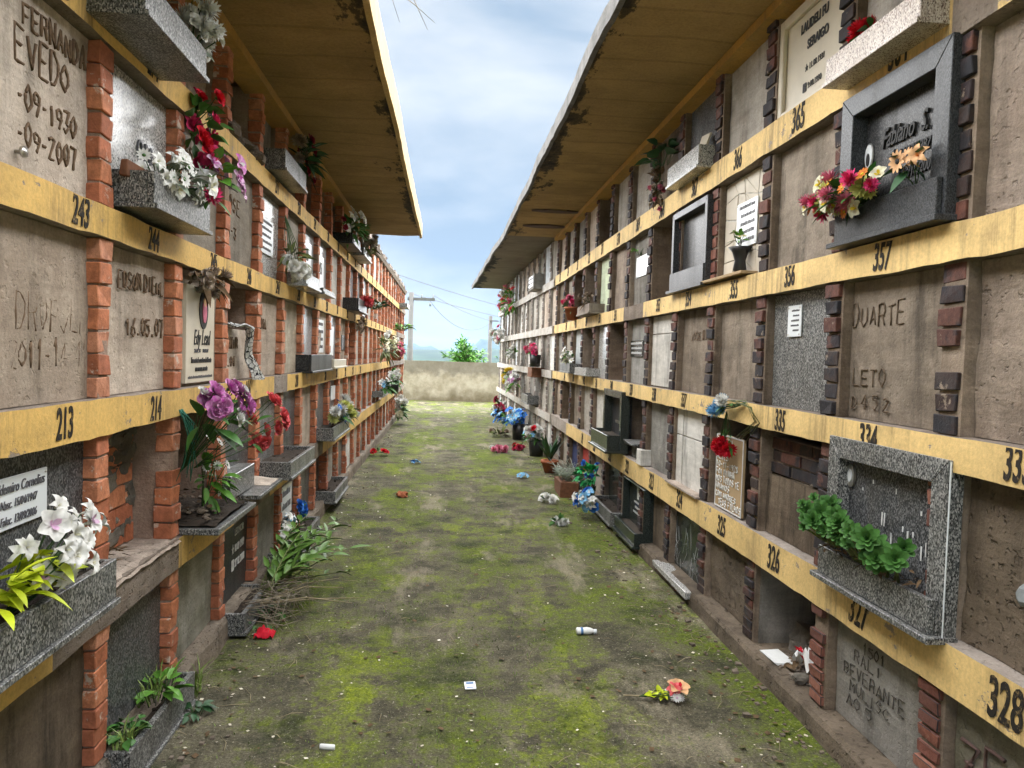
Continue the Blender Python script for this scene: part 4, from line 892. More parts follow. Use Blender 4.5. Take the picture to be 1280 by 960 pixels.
# crazy paving panel
a, b = nicheR(3); z0, z1 = rowsR[3]
t = plate(WR, a, b, z0+.004, z1-.004, -.055, 'crazy', 'stone_mosaic_panel', 'white broken-stone mosaic panel holding a white plaque and black vase', 'memorial', .02, None, False)
mb = MB(); rnd.seed(4); cells = []
nx, nz = 4, 5
gp = {(i, j): (a + (b-a)*(i + (U(-.3,.3) if 0 < i < nx else 0))/nx, z0+.006 + (z1-z0-.012)*(j + (U(-.3,.3) if 0 < j < nz else 0))/nz) for i in range(nx+1) for j in range(nz+1)}
for i in range(nx):
    for j in range(nz):
        q = [gp[i,j], gp[i+1,j], gp[i+1,j+1], gp[i,j+1]]; cx = sum(p[0] for p in q)/4; cz = sum(p[1] for p in q)/4
        tri = [[q[0],q[1],q[2]],[q[0],q[2],q[3]]] if rnd.random() < .55 else [q]
        for T in tri:
            cx = sum(p[0] for p in T)/len(T); cz = sum(p[1] for p in T)/len(T); k = .93
            T = [(cx+(p[0]-cx)*k, cz+(p[1]-cz)*k) for p in T]; n = len(T); h = -.05 + U(-.001,.002)
            mb.add([WR.P(p[0], -.058, p[1]) for p in T] + [WR.P(p[0], h, p[1]) for p in T], [tuple(range(n)), tuple(range(2*n-1, n-1, -1))] + [(k2, (k2+1) % n, n+(k2+1) % n, n+k2) for k2 in range(n)])
mb.build('stone_pieces', M['crazy'], t); t.data.materials[0] = M['mortar_r']
lined(WR, 4.0, 4.29, 2.24, 2.50, -.038, 'white lettered plaque on broken-stone mosaic, above the black vase', 5, ink='greyink')
bouquet('flower_vase', 'black flared vase with small white flowers and yellow-green sprigs on a wooden sill', WR.P(4.12, .0, 2.23), [('daisy','cream','p_yellow',3,.025)], (.02,.03,.03), 14, (-.3,0,1), cat='vase', shift=(0,0,.07), lm='fresh', lsize=(.06,.02), vase=('vase', .055, .14, 'blackplastic'))
mb = MB(); mb.box((3.98,-.06,2.068),(4.62,.05,2.085),0,WR.P); tag(mb.build('sill_board', M['wood'], bevel=.002), 'thin brown sill board under the broken-stone mosaic panel', 'sill')
# poem board
p = plate(WR, 4.0, 4.41, .705, 1.145, -.02, 'wood', 'painted_board', 'brown board hand painted in white capitals, red flowers hanging over it', 'sign', .015, None, False)
mb = MB()
for q in ((4.0,4.008,.705,1.145),(4.402,4.41,.705,1.145),(4.009,4.401,.705,.713),(4.009,4.401,1.137,1.145)): mb.box((q[0],-.0195,q[2]),(q[1],-.017,q[3]),0,WR.P)
mb.build('painted_border', M['chalk'], p)
for k, s in enumerate(('PALMIRA','GOMES','ALVES','10-11-1928','FOI MINHA','NOS TODOS TE','AMAMOS','COM AMORES','TEUS FILHOS')):
    scratch(WR, s, .036, 4.395 - (.05 if k == 8 else .0), -.0185, 1.085 - k*.0455, M['chalk'], p, 'painted_lettering', .0036, slope=0, jit=.25, span=.37*len(s)/13+.05)
bouquet('red_carnations', 'red carnations hanging upside down over the painted board', WR.P(4.12, .02, 1.09), [('mum','red','leaf',6,.055)], (.02,.10,.022), 8, (-.8,-.3,-.4), group='silk flower bouquets', shift=(0,.04,.0), stem_at=WR.P(4.12, .04, 1.30))
bouquet('blue_carnation', 'pale blue flower cluster on yellow beam left of number 335', WR.P(4.12, .05, 1.345), [('mum','sky','p_white',5,.055),('mum','white','leaf',2,.05)], (.03,.06,.05), 6, FR, group='silk flower bouquets', stem_at=WR.P(3.9,.02,1.36))
mb = MB()
for k in range(6): mb.tube([WR.P(4.05,.04,1.36), WR.P(3.8+U(-.05,.05),.05,1.36+U(-.02,.02)), WR.P(3.75+U(-.1,.05),.03,1.27), WR.P(4.12+U(-.1,.1),-.03,1.12)], [.003,.0025,.0025,.002], 4)
tag(mb.build('wilted_stems', M['olive'], fix=False), 'thin wilted stems looping from the blue flowers to the board', 'flower stems')
# white marble slabs with dark joints
a, b = nicheR(4); z0, z1 = rowsR[1]
mb = MB()
for q in ((b-.13, b+.0), (a+.02, b-.15)): mb.box((q[0],-.06,z0+.012),(q[1],-.035,z1-.20),0,WR.P); mb.box((q[0],-.06,z1-.192),(q[1],-.036,z1-.006),0,WR.P)
mb.build('marble_slabs', M['white'], right, bevel=.002)
mb = MB(); mb.box((a-.03,-.06,z0+.002),(b+.03,.035,z0+.014),0,WR.P); mb.build('sill', M['pinkish'], right)
a, b = nicheR(5); z0, z1 = rowsR[2]; mb = MB(); mb.box((a-.02,-.066,z0+.01),(b+.06,-.04,z1-.15),0,WR.P); mb.box((a-.02,-.066,z1-.144),(b+.06,-.041,z1-.004),0,WR.P); mb.build('marble_slabs', M['white'], right, bevel=.002)
mb = MB(); sd = 3.
pr = [(6.33,1.375),(6.10,1.375),(6.13,1.46),(6.17,1.44),(6.19,1.60),(6.215,1.50),(6.25,1.47),(6.28,1.50)]
n = len(pr); mb.add([WR.P(u-.08,-.0399,z) for u,z in pr] + [WR.P(u-.08,-.0385,z) for u,z in pr], [tuple(range(n)), tuple(range(2*n-1,n-1,-1))] + [(k,(k+1)%n,n+(k+1)%n,n+k) for k in range(n)])
mb.build('burn_stain', M['ink'], right)
# plaques
p = plate(WR, 3.445, 3.585, 1.712, 1.865, -.045, 'plaque', 'memorial_plaque', 'small white screwed plaque on grey granite below number 356', 'plaque')
for k in range(5): marks(WR, 3.465, 3.565-U(0,.04), 1.835-k*.024, .010, -.045, 'greyink', p)
lined(WR, 6.33, 6.80, 1.60, 1.745, -.045, 'dark slate plaque with faint lettering on grey plaster, second row right', 3, 'gr_green', 'greyplastic')
p = plate(WR, 6.20, 6.66, 2.31, 2.49, -.045, 'plaque', 'memorial_plaque', 'blank pale blue-white plaque with a green sprig above, third row right', 'plaque')
leafy(WR, 'small_sprig', 'tiny green sprig with white bud above the blank pale plaque', 6.5, -.03, 2.5, 12, .07, .025, 'fresh', .05)
mb = MB(); mb.hexa([WR.P(4.75,.02,2.90),WR.P(4.92,.02,2.90),WR.P(4.92,.035,2.90),WR.P(4.75,.035,2.90),WR.P(4.72,-.02,3.05),WR.P(4.88,-.02,3.07),WR.P(4.88,-.008,3.07),WR.P(4.72,-.008,3.05)])
tag(mb.build('leaning_card', M['cream']), 'cream card leaning in the granite planter under the right soffit', 'card')
bouquet('dried_flowers', 'withered pinkish garland hanging below a dark vase under right soffit', WR.P(5.75, .02, 3.0), [('rose','dead','deadleaf',14,.035),('mum','pink','deadleaf',4,.03)], (.03,.12,.16), 20, FR, group='silk flower bouquets', shift=(0,0,-.08), lm='deadleaf')
leafy(WR, 'dark_foliage', 'dark plastic leaves standing above the withered garland', 5.7, .02, 3.08, 16, .16, .09, 'darkleaf', .10)
bouquet('red_carnation', 'single red carnation behind the high speckled planter', WR.P(2.85, .02, 2.90), [('mum','red','leaf',3,.055)], (.02,.05,.03), 5, FR, group='silk flower bouquets')
bouquet('mixed_flowers', 'mixed yellow, pink and cream flowers spilling from the black memorial planter', WR.P(2.78, .04, 2.21), [('mum','lemon','leaf',6,.05),('mum','pink','leaf',5,.05),('mum','hotpink','leaf',4,.045),('orchid','cream','p_yellow',5,.05),('daisy','orange','p_yellow',8,.035)], (.05,.27,.06), 26, FR, group='silk flower bouquets', shift=(-.02,.06,.05), lm='leaf', lsize=(.09,.04))
bouquet('peach_lilies', 'peach lilies standing tall at the right end of the black planter', WR.P(2.47, .04, 2.20), [('lily','peach','p_orange',2,.06),('daisy','peach','ink',2,.04)], (.02,.07,.03), 10, FR, group='silk flower bouquets', shift=(-.02,-.0,.10), lm='darkleaf')
def succulent(P, label, n, spread, size, group=None):
    t = thing('succulent', P, label, 'succulent', group); P = V(P)
    me_l = []
    for v in range(3):
        mb = MB()
        for ring in range(4):
            k = 7 - ring; el = .25 + ring*.33
            for i in range(k):
                a = 6.283*i/k + ring*.5 + U(-.1,.1); L = 1 - ring*.2
                petal_grid(mb, a, lambda q: L*q*math.cos(el), lambda q: L*q*math.sin(el)+.12*q*q, lambda q: .30*L*math.sin(math.pi*(.08+.80*q**1.3)), 5, 2)
        me_l.append(mb.mesh('rosette', [M['leaf'] if v == 2 else M['succulent']], fix=False))
    sb = MB()
    for i in range(n):
        q = V((U(-1,1)*spread[0], U(-1,1)*spread[1], U(-.4,1)*spread[2])); d = V((-.65, -.65, .5)) + V((q.x*2, q.y*2, U(-.2,.3)))
        inst('rosette', me_l[i % 3], face_mat(P + q, d, size*U(.45,1.2)), t); sb.tube([P + V((.03, q.y*.7, -.08)), P + q], .006, 5)
    sb.build('stem', M['olive'], t, fix=False); return t
succulent(WR.P(2.90, .09, .93), 'bushy green succulent at the left end of grey granite memorial', 22, (.07,.11,.09), .042)
succulent(WR.P(2.60, .07, .90), 'broad green succulent rosettes in the middle of grey granite memorial', 30, (.065,.21,.065), .045)
mb = MB()
for k in range(60): leaf(mb, WR.P(U(2.38,2.95), U(-.02,.09), .83+U(0,.03)), (U(-1,1),U(-1,1),U(-.3,.4)), U(.02,.06), U(.008,.02), .2)
tag(mb.build('dead_leaves', M['deadleaf'], fix=False), 'dry brown leaves under succulents in the grey granite memorial', 'dead leaves')
# plaster writing, stones and rubble
for s, h, u, z, sp in (('DUARTE', .085, 2.99, 1.74, .37), ('LETO', .07, 2.97, 1.50, .25), ('D 4 5 2', .055, 2.97, 1.405, .34)): scratch(WR, s, h, u, -.050, z, M['scratch_brown'], right, r=.0036, span=sp)
for s, h, u, z, sp in (('1501', .045, 2.80, .43, .16), ('RALI', .045, 2.86, .375, .2), ('BEVERANTE', .05, 2.93, .305, .42), ('MULISC', .045, 2.88, .245, .28), ('AO 5', .045, 2.90, .185, .22)): scratch(WR, s, h, u, -.050, z, g2, right, r=.0028, span=sp)
scratch(WR, 'ZF', .14, 2.215, -.046, .27, M['graffiti'], right, 'graffiti', .007, span=.22, jit=.2)
scratch(WR, 'JOSE DI', .06, 5.05, -.048, 1.72, M['scratch'], right, r=.003)
mb = MB()
for u, z, r in ((1.98,.93,.045),(1.93,.86,.045)): mb.lump(WR.P(u, -.05, z), r, 0, (.35,1,.8), .3)
mb.build('embedded_stone', M['slate'], right)
a, b = nicheR(2); zb = rowsR[0][0]
panel(WR, a, b, zb, rowsR[0][1]-.002, .50, M['cement'], right, .01, fine=True)
mb = MB(); mb.box((b-.005, -.5, zb), (b+.02, -.04, rowsR[0][1]-.003), 0, WR.P); mb.build('side_render', M['cement'], right)
debris(WR, b-.22, b-.02, -.45, -.2, zb, 10, (.05,.11), 'cement', 'rubble', 'lumps of grey cement rubble inside the open ground niche below 326', 'rubble')
t = tag(kind='stuff', o=debris(WR, a+.02, b-.02, -.42, -.02, zb, 30, (.008,.03), 'stone', 'stone_chips', 'scattered stone chips on the floor of the open niche below 326', 'stones'))
mb = MB()
for k in range(80): leaf(mb, WR.P(U(a+.03,a+.38), U(-.35,-.05), zb+.01+U(0,.05)), (U(-1,1),U(-1,1),U(-.1,.3)), U(.03,.08), U(.008,.03), .2)
tag(mb.build('dead_leaves', M['deadleaf'], fix=False), 'dead leaves and twigs heaped in open niche below number 326', 'dead leaves')
mb = MB(); sd = 9
mb.grid(12, 10, lambda i, j: WR.P(a+.08+.16*i, -.14+.10*j, zb+.07+.08*noise.noise(V((i*5, j*5, sd)))+.05*math.sin(3*i))); k0 = len(mb.v)
mb.v += [p + V((.002,0,.003)) for p in mb.v]; mb.f += [[q+k0 for q in f2] for f2 in mb.f]; mb.m *= 2; mb.sm *= 2
t = mb.build('plastic_bag', M['paper'], fix=False); tag(t, 'crumpled white plastic bag with a red mark in the open niche', 'plastic bag')
mb = MB()
for k in range(5): leaf(mb, WR.P(a+.14+U(-.03,.05), -.05, zb+.12+U(-.02,.04)), (-.5,U(-1,1),U(-.3,.8)), .05, .025, .2)
mb.build('red_print', M['p_red'], t, fix=False)
mb = MB(); mb.lump(WR.P(a+.13, -.03, zb+.025), .04, 0, (1,.8,.6)); tag(mb.build('loose_stone', M['cement']), 'grey loose stone at the mouth of the open ground niche', 'stone')
mb = MB(); mb.box((b-.30,-.10,zb+.0),(b-.12,.0,zb+.014),0,WR.P,.008); tag(mb.build('broken_tile', M['paper']), 'flat broken pale tile on the floor of the open ground niche', 'tile')
# ground-row fronts further on
a, b = nicheR(4); t = tag(thing('stone_ledge', WR.P((a+b)/2, .05, .03), 'grey stone ledge at the foot of the veined marble niche', 'ledge')); mb = MB(); mb.box((a-.05,-.04,.055),(b+.10,.085,.10),0,WR.P,.004); mb.build('slab', M['gr_light'], t, bevel=.004)
mb = MB(); zv = rowsR[0]
for k in range(26):
    u = U(a, b); z = U(zv[0]+.05, zv[1]-.05); mb.tube([WR.P(u,-.0535,z), WR.P(u+U(-.06,.06),-.0535,z+U(-.15,-.04)), WR.P(u+U(-.1,.1),-.0535,z+U(-.2,-.1))], [.0008,.0014,.0006], 3)
mb.v = [p for p in mb.v]; mb.build('marble_vein', M['greyplastic'], right, fix=False)
f = framed(WR, 5.83, 6.55, .05, .525, .03, 'gr_green', 'gr_green', 'dark green granite front with a white cross and faint lines, ground row', .012, .12, .10)
text(WR, '✝', .1, 6.22, -.027, .42, M['chalk'], f, 'cross', .8)
for k in range(3): marks(WR, 6.0, 6.42-U(0,.1), .33-k*.045, .02, -.028, 'greyplastic', f)
planter(WR, 6.62, 7.5, .04, .17, .12, 'gr_mid', 'granite ground planter beside green front, blue flowers hanging over it')
planter(WR, 8.3, 9.3, .04, .17, .12, 'gr_mid', 'worn ground planter of dry plants on the right, behind rusty box')
planter(WR, 8.15, 8.9, 1.37, 1.46, .10, 'gr_light', 'pale stone ledge box under a grey framed panel, second row right')
planter(WR, 9.1, 9.9, 1.375, 1.50, .13, 'gr_mid', 'granite planter of white flowers on the second-row beam at right')
planter(WR, 8.0, 8.75, 2.06, 2.17, .12, 'concrete', 'rough broken concrete box below the pale green niche')
# far right wall
planter(WF, 13.0, 13.9, .72, .88, .16, 'gr_mid', 'grey granite box on the lowest beam of the far grey wall', back=-.04)
planter(WF, 12.4, 12.9, 1.22, 1.38, .18, 'rust', 'dark brown box shelf under pink flowers on the far grey wall', back=-.04)
planter(WF, 12.6, 13.3, 2.72, 2.98, .16, 'cement', 'grey cement box with white card face, high on the far wall', back=-.04)
lined(WF, 12.66, 13.2, 2.77, 2.95, .172, 'white card on the face of the grey cement box', 2)
bouquet('pink_flowers', 'pink flower cluster in a dark pot on the far grey wall', WF.P(12.3, .14, 1.60), [('mum','pink','leaf',7,.075),('rose','hotpink','leaf',5,.07)], (.07,.30,.07), 20, FR, group='silk flower bouquets', vase=('bucket', .10, .20, 'blackplastic'), shift=(0,0,.07))
bouquet('yellow_flowers', 'bright yellow flowers low on the far grey wall', WF.P(16.0, .14, 1.10), [('mum','yellow','leaf',9,.10)], (.07,.30,.14), 20, FR, group='silk flower bouquets', lsize=(.16,.06))
bouquet('white_flowers', 'large white and lilac bouquet beside the yellow flowers', WF.P(15.0, .16, .98), [('lily','white','p_cream',10,.11),('mum','white','leaf',6,.09),('rose','lilac','leaf',4,.09)], (.08,.45,.16), 40, FR, group='silk flower bouquets', lsize=(.13,.05), shift=(0,0,.08), lm='fresh')
bouquet('climbing_plant', 'green trailing plant with red blossoms on the upper far grey wall', WF.P(16.6, .14, 2.75), [('rose','coral','leaf',8,.09),('mum','white','leaf',5,.09),('mum','pink','leaf',5,.09)], (.10,1.0,.28), 120, FR, cat='plant', lm='fresh', lsize=(.16,.06), shift=(0,0,.05))
bouquet('white_flowers', 'white flowers and pink buds at the far end, second row', WF.P(18.8, .14, 2.10), [('mum','white','leaf',8,.12),('rose','pink','leaf',5,.1)], (.08,.6,.16), 24, FR, group='silk flower bouquets', lsize=(.13,.05))
bouquet('white_flowers', 'white cups and green sprig in the middle of the far wall', WF.P(15.4, .14, 1.60), [('mum','white','leaf',6,.09)], (.06,.5,.08), 24, FR, group='silk flower bouquets', lm='fresh', lsize=(.13,.045), shift=(0,0,.04))
bouquet('white_flowers', 'white and cream flowers standing in the second-row granite planter', WR.P(9.5, .06, 1.50), [('lily','white','p_yellow',7,.07),('mum','cream','leaf',4,.05)], (.05,.32,.07), 24, FR, group='silk flower bouquets', shift=(0,0,.08))
bouquet('pink_flowers', 'pink flowers in a clay pot on the third-row beam, right', WR.P(9.5, .05, 2.22), [('rose','pink','leaf',7,.055),('mum','hotpink','leaf',4,.05)], (.05,.22,.07), 16, FR, group='silk flower bouquets', vase=('pot', .10, .17, 'terracotta'), shift=(0,0,.06))
bouquet('dead_plant', 'dry brown plant in the broken concrete box below the green niche', WR.P(8.3, .06, 2.2), [('rose','dead','deadleaf',4,.05)], (.05,.25,.07), 36, FR, cat='plant', lm='deadleaf', shift=(0,0,.04))
mb = MB(); mb.box((6.32,-.15,.82),(6.66,.02,.845),0,WR.P,.012); mb.box((6.42,-.14,.70),(6.60,-.05,.82),0,WR.P,.01); tag(mb.build('stone_slab', M['gr_mid'], bevel=.003), 'loose grey stone slab propped in the brick-backed open niche', 'slab')
mb = MB(); mb.box((5.98,-.06,.70),(6.13,.03,.83),0,WR.P,.004); tag(mb.build('white_block', M['white'], bevel=.004), 'small white marble block standing on the beam at number 323', 'block')
# things standing on the ground along the right wall
def ground_b(x, y, *a, h=.2, **k): return bouquet(*a[:2], V((x, y, h)), *a[2:], **k)
bouquet('blue_flowers', 'blue, white and green bouquet leaning on the ground planter, right', V((1.42, 7.15, .22)), [('rose','blue','leaf',6,.07),('orchid','sky','p_white',5,.075),('lily','white','p_cream',5,.075)], (.10,.16,.11), 20, (-1,-.4,.2), group='silk flower bouquets', stem_at=V((1.52,7.3,.30)), shift=(-.04,-.05,-.03))
bouquet('green_bush', 'emerald green plastic leaves with small blue buds above the blue bouquet', V((1.46, 7.25, .45)), [('rose','blue','leaf',5,.045)], (.09,.14,.10), 110, (-1,-.3,.4), cat='plant', lm='emerald', lsize=(.07,.05), stem_at=V((1.5,7.3,.25)), shift=(0,0,.03))
mb = MB(); mb.box((1.30,8.2,.0),(1.52,8.7,.17),0,None,.01); tb2 = mb.build('rusty_box', M['rust'], bevel=.006); tag(tb2, 'rusty brown planter box standing on the ground at the right', 'planter')
mb = MB()
for k in range(60): mb.tube([(1.41+U(-.08,.08), 8.45+U(-.2,.2), .16), (1.41+U(-.15,.12), 8.45+U(-.3,.25), .26), (1.41+U(-.2,.16), 8.45+U(-.4,.3), .28+U(-.03,.12))], [.004,.003,.0015], 4)
tag(mb.build('dry_plant', M['greyleaf'], fix=False), 'dry greyish plant growing from rusty ground box', 'plant')
t = thing('aloe_pot', (1.43, 10.0, 0), 'spiky aloe plant in a small terracotta pot on the ground', 'potted plant')
mb = MB(); mb.lathe([(.07,0),(.11,.13),(.125,.13),(.125,.17),(.10,.17),(.09,.14)], 16, (1.43,10.0,0)); mb.build('pot', M['terracotta'], t)
mb = MB()
for k in range(16): a_ = U(0,6.28); leaf(mb, (1.43,10.0,.15), (math.cos(a_)*.5, math.sin(a_)*.5, U(.7,1.3)), U(.3,.5), .055, U(0,.3), nt=5)
mb.build('foliage', M['darkleaf'], t, fix=False)
def pot_b(x, y, label, fl, n, r=.13, h=.25, pm='blackplastic', nm='mixed_flowers', sp=(.16,.22,.12), ls=(.14,.05), lm='leaf'):
    return bouquet(nm, label, V((x, y, h)), fl, sp, n, (-.6,-.3,.5), group='silk flower bouquets', vase=('bucket', r, h, pm), shift=(-.03,0,.12), lsize=ls, lm=lm)
pot_b(1.44, 11.6, 'white, red and pale blue flowers in a dark bucket by the right wall', [('rose','red','leaf',4,.08),('mum','white','leaf',9,.075),('lily','sky','p_white',5,.08)], 40)
pot_b(1.40, 13.9, 'big blue and sky-blue flower mass in a bucket near the right wall', [('orchid','blue','p_sky',12,.10),('orchid','sky','p_white',8,.10)], 24, .16, .30, sp=(.20,.32,.12))
pot_b(1.36, 18.6, 'dark red and pink flowers in a pot at the far right corner', [('rose','wine','leaf',6,.12),('rose','hotpink','leaf',4,.12),('mum','white','leaf',4,.09)], 24, .15, .22, sp=(.18,.3,.2))
bouquet('fallen_flowers', 'deep red roses dropped on the ground by the right wall', V((1.22, 12.3, .06)), [('rose','wine','leaf',5,.08),('rose','red','leaf',3,.07)], (.12,.14,.04), 14, (-.3,-.3,1), group='flowers lying on the path')
bouquet('fallen_flowers', 'pinkish white blooms lying beside deep red roses', V((.86, 12.0, .05)), [('mum','pink','leaf',4,.075),('mum','white','leaf',4,.07)], (.14,.14,.03), 12, (-.3,-.3,1), group='flowers lying on the path')
bouquet('fallen_flowers', 'heap of withered greenery lying left of the blue flower bucket', V((1.05, 14.4, .06)), [('mum','dead','leaf',5,.08)], (.2,.4,.05), 40, (-.3,-.3,1), group='flowers lying on the path', lm='olive', lsize=(.16,.05))
bouquet('fallen_flowers', 'two white flowers fallen on the path left of the rusty box', V((1.12, 8.0, .04)), [('orchid','white','p_cream',4,.075),('mum','white','leaf',2,.06)], (.09,.22,.02), 6, (-.3,-.3,1), group='flowers lying on the path')
bouquet('fallen_flowers', 'white bloom and green leaves lying in front of blue bouquet', V((1.08, 6.85, .04)), [('mum','white','leaf',4,.05)], (.09,.08,.02), 16, (-.3,-.3,1), group='flowers lying on the path')
bouquet('fallen_flowers', 'red flowers lying on moss near the left wall', V((-.98, 11.3, .06)), [('rose','red','leaf',6,.075)], (.2,.12,.03), 16, (.3,-.3,1), group='flowers lying on the path')
bouquet('fallen_flower', 'bright blue flower alone in the middle of the path', V((-.42, 10.55, .03)), [('orchid','sky','p_blue',2,.07),('orchid','blue','p_sky',1,.06)], (.05,.04,.01), 0, (0,-.3,1), group='flowers lying on the path', stems=False)
bouquet('fallen_flower', 'pale blue flower lying on the path near the aloe pot', V((1.0, 9.5, .03)), [('orchid','sky','p_white',3,.07)], (.05,.06,.01), 0, (0,-.3,1), group='flowers lying on the path', stems=False)
mb = MB(); mb.lump((-.45,8.1,.03), .06, 0, (1,1,.6), .4); tag(mb.build('clay_shard', M['terracotta']), 'reddish clay shard lying alone on the moss at mid path', 'shard')
# near litter
t = bouquet('broken_bouquet', 'broken peach flower with yellow-green leaves lying in the foreground', V((1.10, 3.33, .03)), [('orchid','peach','p_red',1,.07),('lily','coral','p_peach',2,.055),('daisy','white','p_lilac',5,.022)], (.045,.05,.02), 0, (-.2,-.5,.8), group='flowers lying on the path', stem_at=V((.93,3.33,.015)))
mb = MB()
for k in range(12): leaf(mb, (1.03+U(-.04,.05), 3.33+U(-.04,.04), .02), (U(-1,.6),U(-1,1),U(0,.5)), U(.05,.08), .03, .3)
mb.build('foliage', M['lime_leaf'], t, fix=False)
mb = MB(); mb.tube([(.86,3.35,.012),(.96,3.335,.014),(1.05,3.33,.02)], .004, 5); mb.build('stalk', M['straw'], t, fix=False)
t = thing('crushed_bottle', (.83, 4.13, 0), 'small crushed white plastic bottle lying on the mossy path', 'bottle')
mb = MB(); R = Matrix.Rotation(1.57, 4, 'Y'); mb.lathe([(.018,-.055),(.026,-.05),(.024,-.02),(.027,.01),(.022,.03),(.012,.045),(.012,.052)], 10)
mb.v = [V((.83 + p.z, 4.13 + p.y + .012*p.z, .022 + p.x*.75)) for p in mb.v]; mb.build('body', M['paper'], t)
mb = MB(); mb.lathe([(.0255,-.032),(.0258,-.018)], 10, cap=False); mb.v = [V((.83 + p.z, 4.13 + p.y*1.02, .0225 + p.x*.78)) for p in mb.v]; mb.build('label_band', M['blueink'], t)
mb = MB(); mb.lathe([(.014,.046),(.014,.062),(.002,.063)], 10); mb.v = [V((.83 + p.z, 4.13 + p.y, .018 + p.x)) for p in mb.v]; mb.build('cap', M['plaque'], t)
mb = MB(); mb.box((-.026,-.03,.012),(.026,.03,.016)); mb.v = [V((.15 + p.x - p.y*.08, 3.46 + p.y + p.x*.1, p.z + p.y*.12)) for p in mb.v]; t = mb.build('card', M['plaque']); tag(t, 'small white card with blue print lying on moss in foreground', 'card')
mb = MB(); mb.box((-.018,.010,.0162),(.018,.024,.0172)); mb.box((-.018,-.022,.0162),(.012,-.016,.0172)); mb.v = [V((.15 + p.x - p.y*.08, 3.46 + p.y + p.x*.1, p.z + p.y*.12)) for p in mb.v]; mb.build('blue_print', M['blueink'], t)
mb = MB(); mb.lathe([(.009,-.03),(.011,-.025),(.011,.025),(.009,.03)], 10); mb.v = [V((-.43 + p.z, 2.93 + p.y - p.z*.15, .012 + p.x)) for p in mb.v]; tag(mb.build('white_tube', M['paper']), 'little white tube lying at the bottom left of the path', 'tube')
mb = MB(); sd = 3; mb.grid(14, 10, lambda i, j: V((-1.0+.10*i, 4.06+.09*j, .012+.045*abs(noise.noise(V((i*4, j*4, sd))))+.03*math.sin(math.pi*i)*math.sin(math.pi*j)))); k0 = len(mb.v)
mb.v += [p + V((0,0,-.004)) for p in mb.v]; mb.f += [[q+k0 for q in f2] for f2 in mb.f]; mb.m *= 2; mb.sm *= 2
tag(mb.build('pink_rag', M['p_red'], fix=False), 'crumpled crimson rag on the ground under the left planter', 'rag')
# ------------------------------------------------------------------ ground and surroundings
def hz(x, y):
    return .012*noise.noise(V((x*1.1, y*1.1, 2))) + .006*noise.noise(V((x*5, y*5, 7))) + .003*noise.noise(V((x*19, y*19, 1)))
t = NT('mossy_path', .95, .12)
xyz = t.sep(); x = xyz[0]
big = t.noise(.9, t.vec((1.3,.55,1)), 6, .62); mid = t.noise(3.6, None, 7, .7); fine = t.noise(28, None, 5, .75); vf = t.noise(95, None, 4, .85)
jit = t.math('ADD', t.math('MULTIPLY', t.math('SUBTRACT', mid, .5), .75), t.math('MULTIPLY', t.math('SUBTRACT', fine, .5), .45))
c = t.mix(t.ramp(mid, [(.38,0),(.62,1)]), (.055,.051,.034), (.15,.135,.092))                       # dark damp earth and grey-brown film
bx_ = t.math('MULTIPLY', t.math('COSINE', t.math('MULTIPLY', t.math('SUBTRACT', x, .55), 6.2832)), .03); ms = t.math('ADD', t.math('ADD', big, bx_), jit); mask = t.ramp(ms, [(.425,0),(.61,.93)])
c = t.mix(mask, c, t.mix(t.ramp(fine, [(.3,0),(.68,1)]), (.035,.055,.007), (.125,.16,.016)))   # moss sheets
br = t.noise(1.25, t.vec((1.2,.7,1), (5,3,0)), 6, .68)
c = t.mix(t.ramp(t.math('ADD', t.math('ADD', br, bx_), jit), [(.54,0),(.75,.8)]), c, t.mix(t.ramp(fine, [(.3,0),(.7,1)]), (.10,.135,.010), (.215,.255,.024)))       # brighter yellow-green moss
dk = t.noise(2.1, t.vec((1,1,1), (1,9,0)), 7, .7)
c = t.mix(t.ramp(t.math('ADD', dk, t.math('MULTIPLY', jit, .4)), [(.53,0),(.66,.85)]), c, (.024,.029,.014))
edge = t.math('ABSOLUTE', t.math('SUBTRACT', x, .22))
ed = t.math('ADD', edge, t.math('MULTIPLY', t.math('SUBTRACT', t.noise(1.6, None, 7, .75), .5), 1.7))
c = t.mix(t.ramp(ed, [(1.04,0),(1.30,.9)]), c, t.mix(t.ramp(t.noise(22, None, 5, .75), [(.35,0),(.65,1)]), (.10,.082,.058), (.25,.215,.165)))       # sandy soil along the kerbs
c = t.mix(t.ramp(t.noise(1.5, t.vec((1.6,.55,1), (8,0,0)), 6, .7), [(.55,0),(.66,.75)]), c, (.23,.20,.145))
c = t.mix(t.ramp(t.noise(75, None, 3, .8), [(.62,0),(.67,.8)]), c, (.34,.32,.25))
c = t.mix(1, c, t.ramp(vf, [(.36,.55),(.64,1.55)]), 'MULTIPLY')
t.bump(t.math('ADD', t.math('MULTIPLY', vf, .45), t.math('ADD', t.math('MULTIPLY', fine, .8), t.math('ADD', mid, t.math('MULTIPLY', ms, .8)))), .55, .02)
M['path'] = t.col(c)
mb = MB(); xs = frange(-1.34, 1.84, .04); ys = frange(-1.2, 4.5, .04) + frange(4.56, 12, .07) + frange(12.1, 24.8, .15)
vs = [V((X, Y, hz(X, Y) + .018*max(0, abs(X-.22)-1.15))) for Y in ys for X in xs]; n = len(xs)
mb.add(vs, [(j*n+i, j*n+i+1, (j+1)*n+i+1, (j+1)*n+i) for j in range(len(ys)-1) for i in range(n-1)], 0, True)
tag(mb.build('path', M['path'], fix=False), kind='structure')
t = NT('meadow', .95, .1); c = t.mix(t.ramp(t.noise(.02, None, 8, .7), [(.4,0),(.6,1)]), (.05,.08,.025), (.10,.10,.04)); M['meadow'] = t.col(c)
